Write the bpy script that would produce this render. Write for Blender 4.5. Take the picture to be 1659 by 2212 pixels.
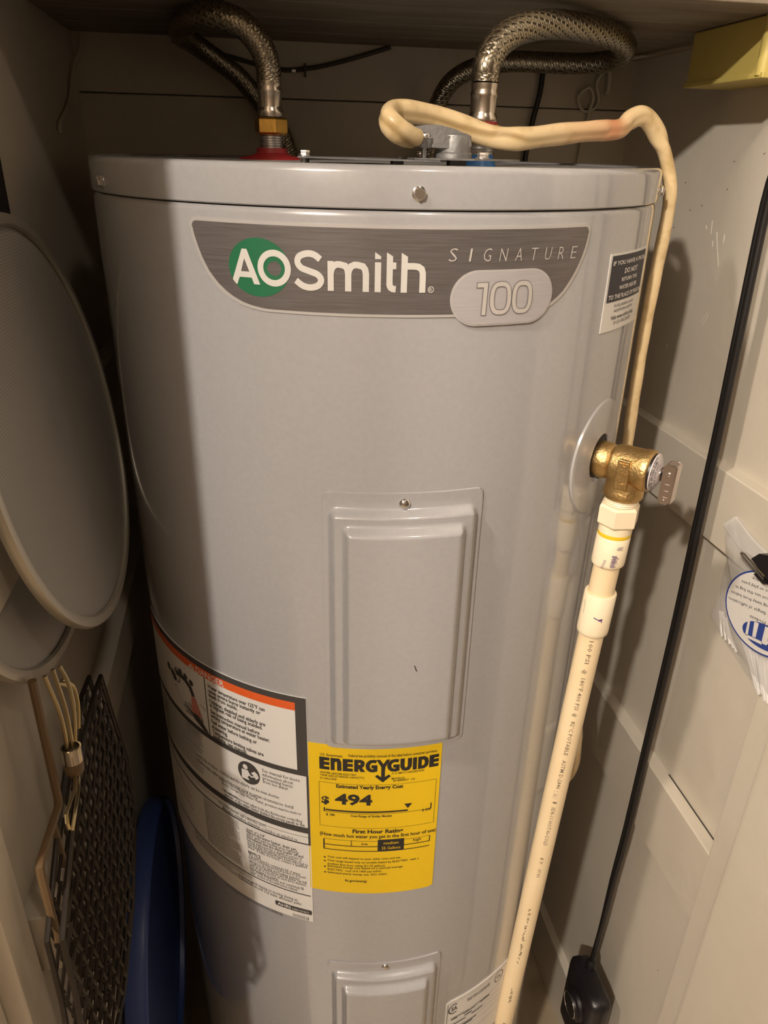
import bpy, bmesh, math, random
from mathutils import Vector, Matrix
random.seed(7)
for o in list(bpy.data.objects): bpy.data.objects.remove(o)
SC = bpy.context.scene; COL = SC.collection

# ------------------------------------------------------------------ camera, light, exposure
F_PX = 1597.9
cam_d = bpy.data.cameras.new('camera'); cam = bpy.data.objects.new('camera', cam_d); COL.objects.link(cam)
cam_d.sensor_fit = 'VERTICAL'; cam_d.sensor_height = 36.0; cam_d.lens = F_PX / 2212.0 * 36.0
cam_d.clip_start = 0.01
fw = Vector((0.1655, 0.8833, -0.4387)).normalized(); rt = Vector((0.9845, -0.1739, 0.0214)).normalized()
up = rt.cross(fw).normalized(); rt = fw.cross(up).normalized()
cam.matrix_world = Matrix(((rt.x, up.x, -fw.x, -0.1295), (rt.y, up.y, -fw.y, -0.7722), (rt.z, up.z, -fw.z, 1.2179), (0, 0, 0, 1)))
SC.camera = cam
world = bpy.data.worlds.new('world'); SC.world = world; world.use_nodes = True
world.node_tree.nodes['Background'].inputs[0].default_value = (1.0, 0.85, 0.68, 1)
world.node_tree.nodes['Background'].inputs[1].default_value = 0.02
def lamp(name, loc, power, radius, color):
    l = bpy.data.lights.new(name, 'POINT'); l.energy = power; l.shadow_soft_size = radius; l.color = color
    o = bpy.data.objects.new(name, l); o.location = loc; COL.objects.link(o); return o
lamp('hall_lamp_far', (-1.04, -1.74, 2.13), 158.0, 0.035, (1.0, 0.90, 0.79))
lamp('hall_lamp_near', (-0.96, -0.84, 2.12), 72.0, 0.045, (1.0, 0.87, 0.73))
lamp('hall_lamp_right', (0.20, -1.10, 2.12), 9.5, 0.05, (1.0, 0.90, 0.76))
vs = SC.view_settings
vs.view_transform = 'Standard'; vs.look = 'None'; vs.gamma = 1.0; vs.use_curve_mapping = False; vs.exposure = 0.0

# ------------------------------------------------------------------ materials
def mat(name, color, rough=0.5, metal=0.0, noise=None, bump=None, coat=0.0, coat_rough=0.05, spec=0.5, alpha=None, trans=0.0, stretch=None, emis=None):
    m = bpy.data.materials.new(name); m.use_nodes = True
    nt = m.node_tree; b = nt.nodes['Principled BSDF']
    b.inputs['Base Color'].default_value = (*color, 1); b.inputs['Roughness'].default_value = rough
    b.inputs['Metallic'].default_value = metal; b.inputs['Specular IOR Level'].default_value = spec
    b.inputs['Coat Weight'].default_value = coat; b.inputs['Coat Roughness'].default_value = coat_rough
    if trans: b.inputs['Transmission Weight'].default_value = trans
    if alpha is not None: b.inputs['Alpha'].default_value = alpha
    tc = None
    def coords():
        nonlocal tc
        if tc is None:
            t = nt.nodes.new('ShaderNodeTexCoord'); mp = nt.nodes.new('ShaderNodeMapping')
            nt.links.new(t.outputs['Object'], mp.inputs[0])
            if stretch: mp.inputs['Scale'].default_value = stretch
            tc = mp
        return tc.outputs[0]
    if noise:   # (scale, color2, low, high)
        n = nt.nodes.new('ShaderNodeTexNoise'); n.inputs['Scale'].default_value = noise[0]; n.inputs['Detail'].default_value = 6
        nt.links.new(coords(), n.inputs['Vector'])
        r = nt.nodes.new('ShaderNodeMapRange'); r.inputs[1].default_value = noise[2]; r.inputs[2].default_value = noise[3]
        nt.links.new(n.outputs[0], r.inputs[0])
        x = nt.nodes.new('ShaderNodeMix'); x.data_type = 'RGBA'
        x.inputs[6].default_value = (*color, 1); x.inputs[7].default_value = (*noise[1], 1)
        nt.links.new(r.outputs[0], x.inputs[0]); nt.links.new(x.outputs[2], b.inputs['Base Color'])
    if bump:    # (scale, strength, distance)
        n = nt.nodes.new('ShaderNodeTexNoise'); n.inputs['Scale'].default_value = bump[0]; n.inputs['Detail'].default_value = 5
        nt.links.new(coords(), n.inputs['Vector'])
        u = nt.nodes.new('ShaderNodeBump'); u.inputs['Strength'].default_value = bump[1]; u.inputs['Distance'].default_value = bump[2]
        nt.links.new(n.outputs[0], u.inputs['Height']); nt.links.new(u.outputs[0], b.inputs['Normal'])
    return m
M = {}
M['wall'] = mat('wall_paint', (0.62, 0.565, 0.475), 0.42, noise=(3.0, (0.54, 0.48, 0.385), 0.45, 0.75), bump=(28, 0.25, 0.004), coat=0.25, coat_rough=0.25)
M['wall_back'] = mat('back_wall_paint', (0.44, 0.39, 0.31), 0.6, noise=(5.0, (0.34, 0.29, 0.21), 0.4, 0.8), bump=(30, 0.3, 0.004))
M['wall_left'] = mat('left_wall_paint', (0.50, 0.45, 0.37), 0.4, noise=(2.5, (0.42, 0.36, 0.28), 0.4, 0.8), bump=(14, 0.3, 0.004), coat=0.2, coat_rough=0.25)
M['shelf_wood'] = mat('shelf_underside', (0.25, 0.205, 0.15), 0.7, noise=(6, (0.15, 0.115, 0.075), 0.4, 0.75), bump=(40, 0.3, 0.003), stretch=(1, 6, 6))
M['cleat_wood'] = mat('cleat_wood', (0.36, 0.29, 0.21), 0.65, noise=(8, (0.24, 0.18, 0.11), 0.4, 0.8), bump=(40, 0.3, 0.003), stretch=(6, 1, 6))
M['gap'] = mat('dark_gap', (0.07, 0.055, 0.04), 0.9)
M['hall'] = mat('hall_paint', (0.20, 0.16, 0.12), 0.7)
M['floor'] = mat('floor_vinyl', (0.42, 0.34, 0.24), 0.4, noise=(9, (0.33, 0.26, 0.17), 0.4, 0.7))
M['tank'] = mat('tank_paint', (0.345, 0.340, 0.345), 0.24, noise=(220, (0.330, 0.325, 0.330), 0.35, 0.65), coat=1.0, coat_rough=0.05, spec=0.5)
M['tank_top'] = mat('tank_top_paint', (0.30, 0.29, 0.28), 0.4, noise=(60, (0.2, 0.19, 0.18), 0.5, 0.8))
M['seam'] = mat('seam_shadow', (0.02, 0.018, 0.016), 0.7)
M['badge'] = mat('badge_brushed', (0.160, 0.144, 0.143), 0.42, metal=0.35, noise=(30, (0.125, 0.108, 0.102), 0.35, 0.65), stretch=(1, 1, 28), spec=0.5)
M['badge_edge'] = mat('badge_border', (0.47, 0.45, 0.435), 0.35, metal=0.2)
M['pill'] = mat('badge_pill', (0.385, 0.365, 0.37), 0.4, noise=(30, (0.36, 0.34, 0.345), 0.35, 0.65), stretch=(1, 1, 20))
M['green'] = mat('emblem_green', (0.012, 0.13, 0.054), 0.45)
M['silver'] = mat('logo_silver', (0.64, 0.62, 0.58), 0.4, metal=0.1)
M['silver2'] = mat('logo_grey', (0.46, 0.43, 0.40), 0.4)
M['dark_outline'] = mat('numeral_shadow', (0.17, 0.155, 0.155), 0.5)
M['white'] = mat('label_white', (0.68, 0.655, 0.62), 0.45)
M['black'] = mat('print_black', (0.016, 0.014, 0.014), 0.5)
M['ink'] = mat('print_ink', (0.05, 0.045, 0.042), 0.55)
M['pipe_ink'] = mat('pipe_ink', (0.16, 0.12, 0.075), 0.55)
M['grey_ink'] = mat('print_grey', (0.30, 0.285, 0.265), 0.55)
M['navy'] = mat('print_navy', (0.018, 0.016, 0.026), 0.5)
M['white_ink'] = mat('print_white', (0.66, 0.63, 0.60), 0.5)
M['orange'] = mat('label_orange', (0.66, 0.105, 0.022), 0.45)
M['pink'] = mat('label_red_water', (0.55, 0.20, 0.16), 0.5)
M['yellow'] = mat('label_yellow', (0.74, 0.49, 0.006), 0.42)
M['brass'] = mat('brass', (0.60, 0.415, 0.185), 0.40, metal=1.0, noise=(140, (0.50, 0.33, 0.13), 0.4, 0.7), bump=(420, 0.45, 0.0014))
M['brass_nut'] = mat('brass_nut', (0.62, 0.37, 0.09), 0.30, metal=1.0, bump=(200, 0.2, 0.001))
M['steel'] = mat('stainless', (0.56, 0.50, 0.43), 0.24, metal=1.0)
M['zinc'] = mat('zinc', (0.62, 0.62, 0.62), 0.32, metal=1.0)
M['chrome'] = mat('chrome', (0.72, 0.70, 0.69), 0.14, metal=1.0)
M['cast'] = mat('cast_zinc', (0.30, 0.295, 0.29), 0.52, metal=0.7, bump=(260, 0.5, 0.001), noise=(60, (0.22, 0.215, 0.21), 0.4, 0.7))
M['braid'] = mat('braid_steel', (0.34, 0.295, 0.22), 0.34, metal=1.0)
M['braid_core'] = mat('braid_core', (0.05, 0.038, 0.025), 0.7)
M['red'] = mat('red_plastic', (0.27, 0.018, 0.02), 0.4)
M['blue_ring'] = mat('blue_ring_plastic', (0.03, 0.17, 0.48), 0.4)
M['cpvc'] = mat('cpvc_plastic', (0.77, 0.62, 0.40), 0.40, noise=(18, (0.73, 0.57, 0.345), 0.4, 0.75))
M['cpvc_light'] = mat('cpvc_fitting', (0.79, 0.68, 0.49), 0.42, noise=(25, (0.75, 0.63, 0.43), 0.4, 0.75))
M['glue'] = mat('yellow_glue', (0.72, 0.49, 0.02), 0.3)
M['purple'] = mat('purple_primer', (0.09, 0.045, 0.15), 0.5)
M['grey_plastic'] = mat('grey_plastic', (0.36, 0.35, 0.345), 0.26, coat=0.3, coat_rough=0.12)
M['tag'] = mat('valve_tag', (0.56, 0.50, 0.50), 0.45)
M['lever'] = mat('lever_steel', (0.62, 0.54, 0.51), 0.28, metal=1.0)
M['black_rubber'] = mat('black_vinyl', (0.008, 0.007, 0.007), 0.38)
M['black_plastic'] = mat('black_plastic', (0.010, 0.008, 0.010), 0.35, bump=(80, 0.15, 0.001))
M['mesh_black'] = mat('mesh_black', (0.022, 0.015, 0.010), 0.42, metal=0.35, bump=(150, 0.2, 0.001))
M['rod_brown'] = mat('rod_brown', (0.12, 0.070, 0.030), 0.5)
M['wire_gold'] = mat('wire_gold', (0.52, 0.43, 0.25), 0.28, metal=1.0)
M['rim'] = mat('screen_rim', (0.50, 0.46, 0.38), 0.40, metal=0.7)
M['blue'] = mat('blue_plastic', (0.035, 0.065, 0.22), 0.4, bump=(60, 0.1, 0.002))
M['yellow_box'] = mat('yellow_plastic', (0.56, 0.45, 0.13), 0.4, noise=(9, (0.48, 0.37, 0.09), 0.4, 0.8))
M['rope'] = mat('white_cord', (0.46, 0.42, 0.32), 0.7)
M['dark_wire'] = mat('dark_wire', (0.045, 0.033, 0.022), 0.6)
M['chip'] = mat('paint_chip', (0.78, 0.74, 0.66), 0.5)
M['speck'] = mat('dirt_speck', (0.09, 0.07, 0.05), 0.7)
M['tie'] = mat('twist_tie', (0.74, 0.72, 0.70), 0.5)
M['mt_blue'] = mat('sticker_blue', (0.025, 0.055, 0.25), 0.45)

# yellowed cable jacket: brown scuffs, one pinkish stain and grime (stains on the vinyl; the groove's shading is painted in with the dirt)
def cable_mat():
    m = mat('cable_vinyl', (0.72, 0.54, 0.30), 0.36); nt = m.node_tree; b = nt.nodes['Principled BSDF']
    t = nt.nodes.new('ShaderNodeTexCoord')
    n = nt.nodes.new('ShaderNodeTexNoise'); n.inputs['Scale'].default_value = 55; n.inputs['Detail'].default_value = 5
    nt.links.new(t.outputs['Object'], n.inputs[0])
    r = nt.nodes.new('ShaderNodeMapRange'); r.inputs[1].default_value = 0.50; r.inputs[2].default_value = 0.78
    nt.links.new(n.outputs[0], r.inputs[0])
    x = nt.nodes.new('ShaderNodeMix'); x.data_type = 'RGBA'
    x.inputs[6].default_value = (0.70, 0.535, 0.30, 1); x.inputs[7].default_value = (0.42, 0.28, 0.11, 1)
    nt.links.new(r.outputs[0], x.inputs[0])
    prev = x.outputs[2]
    for a, c_ in (('grime_shade', (0.30, 0.185, 0.06, 1)), ('stain', (0.62, 0.25, 0.12, 1))):
        at = nt.nodes.new('ShaderNodeAttribute'); at.attribute_name = a
        y = nt.nodes.new('ShaderNodeMix'); y.data_type = 'RGBA'; y.inputs[7].default_value = c_
        nt.links.new(at.outputs['Fac'], y.inputs[0]); nt.links.new(prev, y.inputs[6]); prev = y.outputs[2]
    nt.links.new(prev, b.inputs['Base Color'])
    return m
M['cable'] = cable_mat()
def screen_mat():   # woven wire cloth: fine weave, part of the light passes through the holes
    m = bpy.data.materials.new('wire_cloth'); m.use_nodes = True; nt = m.node_tree; b = nt.nodes['Principled BSDF']
    b.inputs['Metallic'].default_value = 0.3; b.inputs['Roughness'].default_value = 0.55
    t = nt.nodes.new('ShaderNodeTexCoord')
    ws = []
    for d in ('Y', 'Z'):
        w = nt.nodes.new('ShaderNodeTexWave'); w.bands_direction = d; w.inputs['Scale'].default_value = 150; w.inputs['Distortion'].default_value = 0.6
        w.inputs['Detail'].default_value = 1; nt.links.new(t.outputs['Object'], w.inputs[0]); ws.append(w)
    mx = nt.nodes.new('ShaderNodeMath'); mx.operation = 'MAXIMUM'
    nt.links.new(ws[0].outputs['Fac'], mx.inputs[0]); nt.links.new(ws[1].outputs['Fac'], mx.inputs[1])
    r = nt.nodes.new('ShaderNodeMapRange'); r.inputs[3].default_value = 0.62; r.inputs[4].default_value = 0.96
    nt.links.new(mx.outputs[0], r.inputs[0]); nt.links.new(r.outputs[0], b.inputs['Alpha'])
    n = nt.nodes.new('ShaderNodeTexNoise'); n.inputs['Scale'].default_value = 14; nt.links.new(t.outputs['Object'], n.inputs[0])
    x = nt.nodes.new('ShaderNodeMix'); x.data_type = 'RGBA'; x.inputs[6].default_value = (0.40, 0.38, 0.345, 1); x.inputs[7].default_value = (0.355, 0.33, 0.295, 1)
    nt.links.new(n.outputs[0], x.inputs[0]); nt.links.new(x.outputs[2], b.inputs['Base Color'])
    return m
M['screen'] = screen_mat()
def film_mat():
    m = bpy.data.materials.new('clear_film'); m.use_nodes = True; nt = m.node_tree; b = nt.nodes['Principled BSDF']
    b.inputs['Base Color'].default_value = (0.80, 0.78, 0.75, 1); b.inputs['Roughness'].default_value = 0.10; b.inputs['Alpha'].default_value = 0.30
    t = nt.nodes.new('ShaderNodeTexCoord'); n = nt.nodes.new('ShaderNodeTexNoise'); n.inputs['Scale'].default_value = 45; nt.links.new(t.outputs['Object'], n.inputs[0])
    u = nt.nodes.new('ShaderNodeBump'); u.inputs['Strength'].default_value = 0.6; u.inputs['Distance'].default_value = 0.006
    nt.links.new(n.outputs[0], u.inputs['Height']); nt.links.new(u.outputs[0], b.inputs['Normal'])
    return m
M['film'] = film_mat()

# ------------------------------------------------------------------ builders
def mk(name, V, Fc, m, parent=None, smooth=True, recenter=True, angle=None):
    V = [Vector(v) for v in V]
    me = bpy.data.meshes.new(name)
    off = Vector((0, 0, 0))
    if recenter and V:
        lo = Vector([min(v[i] for v in V) for i in range(3)]); hi = Vector([max(v[i] for v in V) for i in range(3)])
        off = Vector(((lo.x + hi.x) / 2, (lo.y + hi.y) / 2, lo.z))
    me.from_pydata([tuple(v - off) for v in V], [], Fc); me.materials.append(m)
    bm = bmesh.new(); bm.from_mesh(me); bmesh.ops.recalc_face_normals(bm, faces=bm.faces); bm.to_mesh(me); bm.free()
    if smooth:
        me.polygons.foreach_set('use_smooth', [True] * len(me.polygons))
        me.set_sharp_from_angle(angle=math.radians(angle if angle else 40))
    me.update()
    o = bpy.data.objects.new(name, me); COL.objects.link(o); o.location = off
    if parent is not None: adopt(o, parent)
    else: reg(o)
    return o
def adopt(o, parent):
    o.parent = parent
    # every parent here is unrotated and unscaled: its world position is the sum of the locations up the chain
    p, w = parent, Vector((0, 0, 0))
    w = WORLD[parent.name]
    WORLD[o.name] = o.location.copy()
    o.location = o.location - w
WORLD = {}
def reg(o): WORLD[o.name] = o.location.copy(); return o
def empty(name, loc, label, cat, group=None):
    o = bpy.data.objects.new(name, None); o.location = loc; o.empty_display_size = 0.05; COL.objects.link(o); reg(o); tag(o, label, cat, group); return o
def tag(o, label, cat, group=None):
    o['label'] = label; o['category'] = cat
    if group: o['group'] = group
    return o
def structure(o, label=None):
    o['kind'] = 'structure'; reg(o)
    if label: o['label'] = label
    return o
class B:
    """collects shapes into one mesh"""
    def __init__(s): s.V = []; s.F = []
    def add(s, V, Fc):
        n = len(s.V); s.V += [tuple(v) for v in V]; s.F += [tuple(i + n for i in f) for f in Fc]; return s
    def box(s, a, b, bev=0.0):
        x0, y0, z0 = [min(a[i], b[i]) for i in range(3)]; x1, y1, z1 = [max(a[i], b[i]) for i in range(3)]
        if bev <= 0:
            V = [(x, y, z) for z in (z0, z1) for (x, y) in ((x0, y0), (x1, y0), (x1, y1), (x0, y1))]
            return s.add(V, [(0, 3, 2, 1), (4, 5, 6, 7), (0, 1, 5, 4), (1, 2, 6, 5), (2, 3, 7, 6), (3, 0, 4, 7)])
        bm = bmesh.new(); r = bmesh.ops.create_cube(bm, size=1)
        for v in bm.verts: v.co = Vector(((x0 + x1) / 2 + v.co.x * (x1 - x0), (y0 + y1) / 2 + v.co.y * (y1 - y0), (z0 + z1) / 2 + v.co.z * (z1 - z0)))
        bmesh.ops.bevel(bm, geom=bm.edges[:], offset=bev, segments=3, affect='EDGES', profile=0.7)
        bm.verts.index_update(); s.add([v.co[:] for v in bm.verts], [[v.index for v in f.verts] for f in bm.faces]); bm.free(); return s
    def lathe(s, prof, org=(0, 0, 0), axis=(0, 0, 1), n=32, cap=True):
        ax = Vector(axis).normalized(); t = Vector((0, 0, 1)) if abs(ax.z) < 0.9 else Vector((1, 0, 0))
        e1 = ax.cross(t).normalized(); e2 = ax.cross(e1); o = Vector(org); V = []; Fc = []
        for r, h in prof:
            for k in range(n):
                a = 2 * math.pi * k / n; V.append(o + ax * h + (e1 * math.cos(a) + e2 * math.sin(a)) * r)
        for i in range(len(prof) - 1):
            for k in range(n): Fc.append((i * n + k, i * n + (k + 1) % n, (i + 1) * n + (k + 1) % n, (i + 1) * n + k))
        if cap: Fc.append(tuple(range(n))); Fc.append(tuple((len(prof) - 1) * n + k for k in range(n)))
        return s.add(V, Fc)
    def tube(s, pts, rad, n=12, flat=None, ref=None, step=None, cap=True):
        P = spline(pts, step) if step else [Vector(p) for p in pts]
        fr = frames(P, ref); V = []; Fc = []
        for i, (p, (u, w)) in enumerate(zip(P, fr)):
            r = rad(i / (len(P) - 1)) if callable(rad) else rad
            for k in range(n):
                a = 2 * math.pi * k / n
                V.append(p + u * (math.cos(a) * r) + w * (math.sin(a) * r * (flat if flat else 1)))
        for i in range(len(P) - 1):
            for k in range(n): Fc.append((i * n + k, i * n + (k + 1) % n, (i + 1) * n + (k + 1) % n, (i + 1) * n + k))
        if cap: Fc.append(tuple(range(n))); Fc.append(tuple((len(P) - 1) * n + k for k in range(n)))
        return s.add(V, Fc)
    def prism(s, poly, h0, h1, fn):
        """polygon (a,b) list, extruded h0..h1, fn(a,b,h)->xyz"""
        n = len(poly); V = [fn(a, b, h0) for a, b in poly] + [fn(a, b, h1) for a, b in poly]
        return s.add(V, [tuple(range(n)), tuple(range(n, 2 * n))] + [(i, (i + 1) % n, n + (i + 1) % n, n + i) for i in range(n)])
    def hexnut(s, org, axis, r, h, phase=0.0):
        ax = Vector(axis).normalized(); t = Vector((0, 0, 1)) if abs(ax.z) < 0.9 else Vector((1, 0, 0))
        e1 = ax.cross(t).normalized(); e2 = ax.cross(e1); o = Vector(org); V = []
        c = 0.12 * r
        for rr, hh in ((r * 0.9, 0), (r, c), (r, h - c), (r * 0.9, h)):
            for k in range(6):
                a = math.pi / 3 * k + phase; V.append(o + ax * hh + (e1 * math.cos(a) + e2 * math.sin(a)) * rr)
        Fc = [tuple(range(6)), tuple(range(18, 24))]
        for i in range(3):
            for k in range(6): Fc.append((i * 6 + k, i * 6 + (k + 1) % 6, i * 6 + 6 + (k + 1) % 6, i * 6 + 6 + k))
        return s.add(V, Fc)
    def obj(s, name, m, parent=None, **k): return mk(name, s.V, s.F, m, parent, **k)
def spline(pts, step):
    P = [Vector(p) for p in pts]; P = [P[0] * 2 - P[1]] + P + [P[-1] * 2 - P[-2]]; out = []
    for i in range(1, len(P) - 2):
        a, b, c, d = P[i - 1:i + 3]; n = max(1, int((c - b).length / step))
        for k in range(n):
            t = k / n; out.append(0.5 * (2 * b + (c - a) * t + (2 * a - 5 * b + 4 * c - d) * t * t + (3 * b - a - 3 * c + d) * t ** 3))
    out.append(P[-2]); return out
def frames(P, ref=None):
    fr = []; prev = None
    for i in range(len(P)):
        t = (P[min(i + 1, len(P) - 1)] - P[max(i - 1, 0)]).normalized()
        if ref is not None:
            r = Vector(ref(P[i]) if callable(ref) else ref)
        else:
            r = prev if prev is not None else (Vector((0, 0, 1)) if abs(t.z) < 0.8 else Vector((1, 0, 0)))
        u = r - t * r.dot(t)
        if u.length < 1e-6: u = t.orthogonal()
        u.normalize(); w = t.cross(u); fr.append((u, w)); prev = u
    return fr

# cylinder coordinates of the heater: axis at the origin, u = arc length from the front (-y), z up
R = 0.26
def cyl(u, z, r=R):
    a = u / R - math.pi / 2; return (r * math.cos(a), r * math.sin(a), z)
def U(deg): return math.radians(deg + 90) * R
"""flat print: strokes and polygons in (u,z), wrapped round the heater"""
def sheet(name, m, parent, cols, r, base=None, skirt=True, rows=6):
    """cols: list of (u, zlow, zhigh)"""
    V = []; Fc = []; n = rows + 1
    for u, a, b in cols:
        for k in range(n): V.append(cyl(u, a + (b - a) * k / rows, r))
    for i in range(len(cols) - 1):
        for k in range(rows): Fc.append((i * n + k, (i + 1) * n + k, (i + 1) * n + k + 1, i * n + k + 1))
    if base:
        ring = [i * n for i in range(len(cols))] + [(len(cols) - 1) * n + k for k in range(1, n)] + [i * n + rows for i in range(len(cols) - 2, -1, -1)] + [k for k in range(rows - 1, 0, -1)]
        s = len(V)
        for i in ring:
            x, y, z = V[i]; f = base / math.hypot(x, y); V.append((x * f, y * f, z))
        for j in range(len(ring)): Fc.append((ring[j], ring[(j + 1) % len(ring)], s + (j + 1) % len(ring), s + j))
    return mk(name, V, Fc, m, parent)
class Print:
    def __init__(s, r): s.b = B(); s.r = r
    def quad(s, q, n=1):
        """q: 4 points (u,z) in order; split along the first edge so that it follows the curve"""
        L = max(abs(q[1][0] - q[0][0]), abs(q[2][0] - q[3][0])); n = max(1, int(L / 0.006)); V = []; 
        for i in range(n + 1):
            t = i / n
            V.append(cyl(q[0][0] + (q[1][0] - q[0][0]) * t, q[0][1] + (q[1][1] - q[0][1]) * t, s.r)); V.append(cyl(q[3][0] + (q[2][0] - q[3][0]) * t, q[3][1] + (q[2][1] - q[3][1]) * t, s.r))
        s.b.add(V, [(2 * i, 2 * i + 2, 2 * i + 3, 2 * i + 1) for i in range(n)])
    def rect(s, u0, z0, u1, z1): s.quad([(u0, z0), (u1, z0), (u1, z1), (u0, z1)])
    def frame(s, u0, z0, u1, z1, w):
        s.rect(u0, z0, u1, z0 + w); s.rect(u0, z1 - w, u1, z1); s.rect(u0, z0, u0 + w, z1); s.rect(u1 - w, z0, u1, z1)
    def poly(s, pts): s.b.add([cyl(u, z, s.r) for u, z in pts], [tuple(range(len(pts)))])
    def stroke(s, pts, w, closed=False):
        n = len(pts); L = []; 
        for i in range(n):
            p = Vector(pts[i]); a = Vector(pts[i - 1]) if (i > 0 or closed) else None; c = Vector(pts[(i + 1) % n]) if (i < n - 1 or closed) else None
            d1 = (p - a).normalized() if a is not None else None; d2 = (c - p).normalized() if c is not None else None
            if d1 is None: d1 = d2
            if d2 is None: d2 = d1
            n1 = Vector((-d1.y, d1.x)); n2 = Vector((-d2.y, d2.x)); m = (n1 + n2)
            m = m.normalized() if m.length > 1e-6 else n1
            k = 1 / max(0.5, m.dot(n1)); L.append((p + m * (w / 2 * k), p - m * (w / 2 * k)))
        V = []
        for a, b in L: V += [cyl(a.x, a.y, s.r), cyl(b.x, b.y, s.r)]
        s.b.add(V, [(2 * i, 2 * ((i + 1) % n), 2 * ((i + 1) % n) + 1, 2 * i + 1) for i in range(n if closed else n - 1)])
    def ellipse(s, cu, cz, ru, rz, n=28):
        s.b.add([cyl(cu, cz, s.r)] + [cyl(cu + ru * math.cos(2 * math.pi * k / n), cz + rz * math.sin(2 * math.pi * k / n), s.r) for k in range(n)], [(0, 1 + k, 1 + (k + 1) % n) for k in range(n)])
    def ring(s, cu, cz, ru, rz, w, n=32): s.stroke([(cu + ru * math.cos(2 * math.pi * k / n), cz + rz * math.sin(2 * math.pi * k / n)) for k in range(n)], w, True)
    def obj(s, name, m, parent): return s.b.obj(name, m, parent, smooth=False)
# lettering with Blender's own font: requests are collected, converted together, and wrapped by a mapping function
TXT = []
def text(builder, string, fn, bold=0.0, res=2):
    """fn(list of (x,y) from text space, bbox)->list of xyz"""
    TXT.append((builder, string, fn, bold, res))
CAP = [0.7]
def flush_text():
    os_ = []
    for b, st, fn, bold, res in TXT + [(None, 'H', None, 0, 1)]:
        c = bpy.data.curves.new('t', 'FONT'); c.body = st; c.size = 1.0; c.offset = bold; c.resolution_u = res; c.fill_mode = 'FRONT'
        o = bpy.data.objects.new('t', c); COL.objects.link(o); os_.append(o)
    dg = bpy.context.evaluated_depsgraph_get()
    ms = [bpy.data.meshes.new_from_object(o.evaluated_get(dg)) for o in os_]
    CAP[0] = max(v.co.y for v in ms[-1].vertices) - min(v.co.y for v in ms[-1].vertices)
    for (b, st, fn, bold, res), me in zip(TXT, ms):
        co = [v.co.copy() for v in me.vertices]
        if not co: continue
        x0 = min(v.x for v in co); x1 = max(v.x for v in co)
        b.add(fn(co, x0, x1), [tuple(p.vertices) for p in me.polygons])
    for o in os_:
        c = o.data; bpy.data.objects.remove(o); bpy.data.curves.remove(c)
    for me in ms: bpy.data.meshes.remove(me)
    TXT.clear()
def cyl_line(pr, string, d0, d1, z, h, bold=0.0, slant=0.0, res=2):
    u0, u1 = U(d0), U(d1); r = pr.r
    def fn(co, x0, x1):
        k = (u1 - u0) / (x1 - x0); s = h / CAP[0]
        return [cyl(u0 + (v.x - x0) * k + slant * v.y * s, z + v.y * s, r) for v in co]
    text(pr.b, string, fn, bold, res)

# ------------------------------------------------------------------ the setting
ZF = -0.30      # floor
ZC = 1.336      # underside of the shelf above the heater
XL, XR, YB = -0.315, 0.40, 0.30
structure(B().box((-2.6, -2.7, ZF - 0.05), (1.9, 0.42, ZF)).obj('floor', M['floor'], smooth=False))
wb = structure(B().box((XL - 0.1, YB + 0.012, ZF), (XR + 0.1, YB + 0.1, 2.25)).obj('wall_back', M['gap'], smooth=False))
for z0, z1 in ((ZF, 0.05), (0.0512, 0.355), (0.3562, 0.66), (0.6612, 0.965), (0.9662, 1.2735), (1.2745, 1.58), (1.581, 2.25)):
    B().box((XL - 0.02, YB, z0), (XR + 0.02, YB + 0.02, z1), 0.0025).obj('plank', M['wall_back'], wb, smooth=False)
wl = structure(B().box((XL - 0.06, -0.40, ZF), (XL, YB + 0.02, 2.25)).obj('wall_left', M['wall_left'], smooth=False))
wr = structure(B().box((XR, -0.42, ZF), (XR + 0.06, YB + 0.02, 2.25)).obj('wall_right', M['wall'], smooth=False))
# shelf over the heater = the ceiling of this space; four boards
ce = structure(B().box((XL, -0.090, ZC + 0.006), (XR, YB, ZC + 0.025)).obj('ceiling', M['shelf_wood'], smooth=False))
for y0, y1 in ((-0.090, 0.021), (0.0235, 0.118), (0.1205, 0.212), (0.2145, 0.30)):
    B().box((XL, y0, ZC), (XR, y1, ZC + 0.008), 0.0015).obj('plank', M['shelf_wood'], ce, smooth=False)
# scratches and dirt specks on the right wall
def wall_mark(nm, m, y0, z0, y1, z1, w):
    d = Vector((0, y1 - y0, z1 - z0)).normalized(); s_ = Vector((0, -d.z, d.y)) * w / 2; a_, c_ = Vector((XR - 0.0003, y0, z0)), Vector((XR - 0.0003, y1, z1))
    k = Vector((0.0006, 0, 0)); q = [a_ - s_, a_ + s_, c_ + s_ * 0.3, c_ - s_ * 0.3]
    B().add(q + [p + k for p in q], [(0, 1, 2, 3), (4, 5, 6, 7), (0, 1, 5, 4), (1, 2, 6, 5), (2, 3, 7, 6), (3, 0, 4, 7)]).obj(nm, m, wr, smooth=False)
for a_ in ((0.0559, 1.1540, 0.0535, 1.1400, 0.0010), (0.0430, 1.1430, 0.0345, 1.1240, 0.0013), (0.0340, 1.1230, 0.0262, 1.1080, 0.0009), (0.0270, 1.1420, 0.0262, 1.1330, 0.0014), (0.0290, 1.0560, 0.0375, 1.0440, 0.0008), (0.0262, 1.0530, 0.0330, 1.0410, 0.0006), (0.0470, 1.1330, 0.0450, 1.1270, 0.0012), (0.0665, 1.1480, 0.0640, 1.1440, 0.0016), (0.1015, 1.0010, 0.0995, 0.9970, 0.0024)): wall_mark('paint_scratch', M['chip'], *a_)
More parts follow.
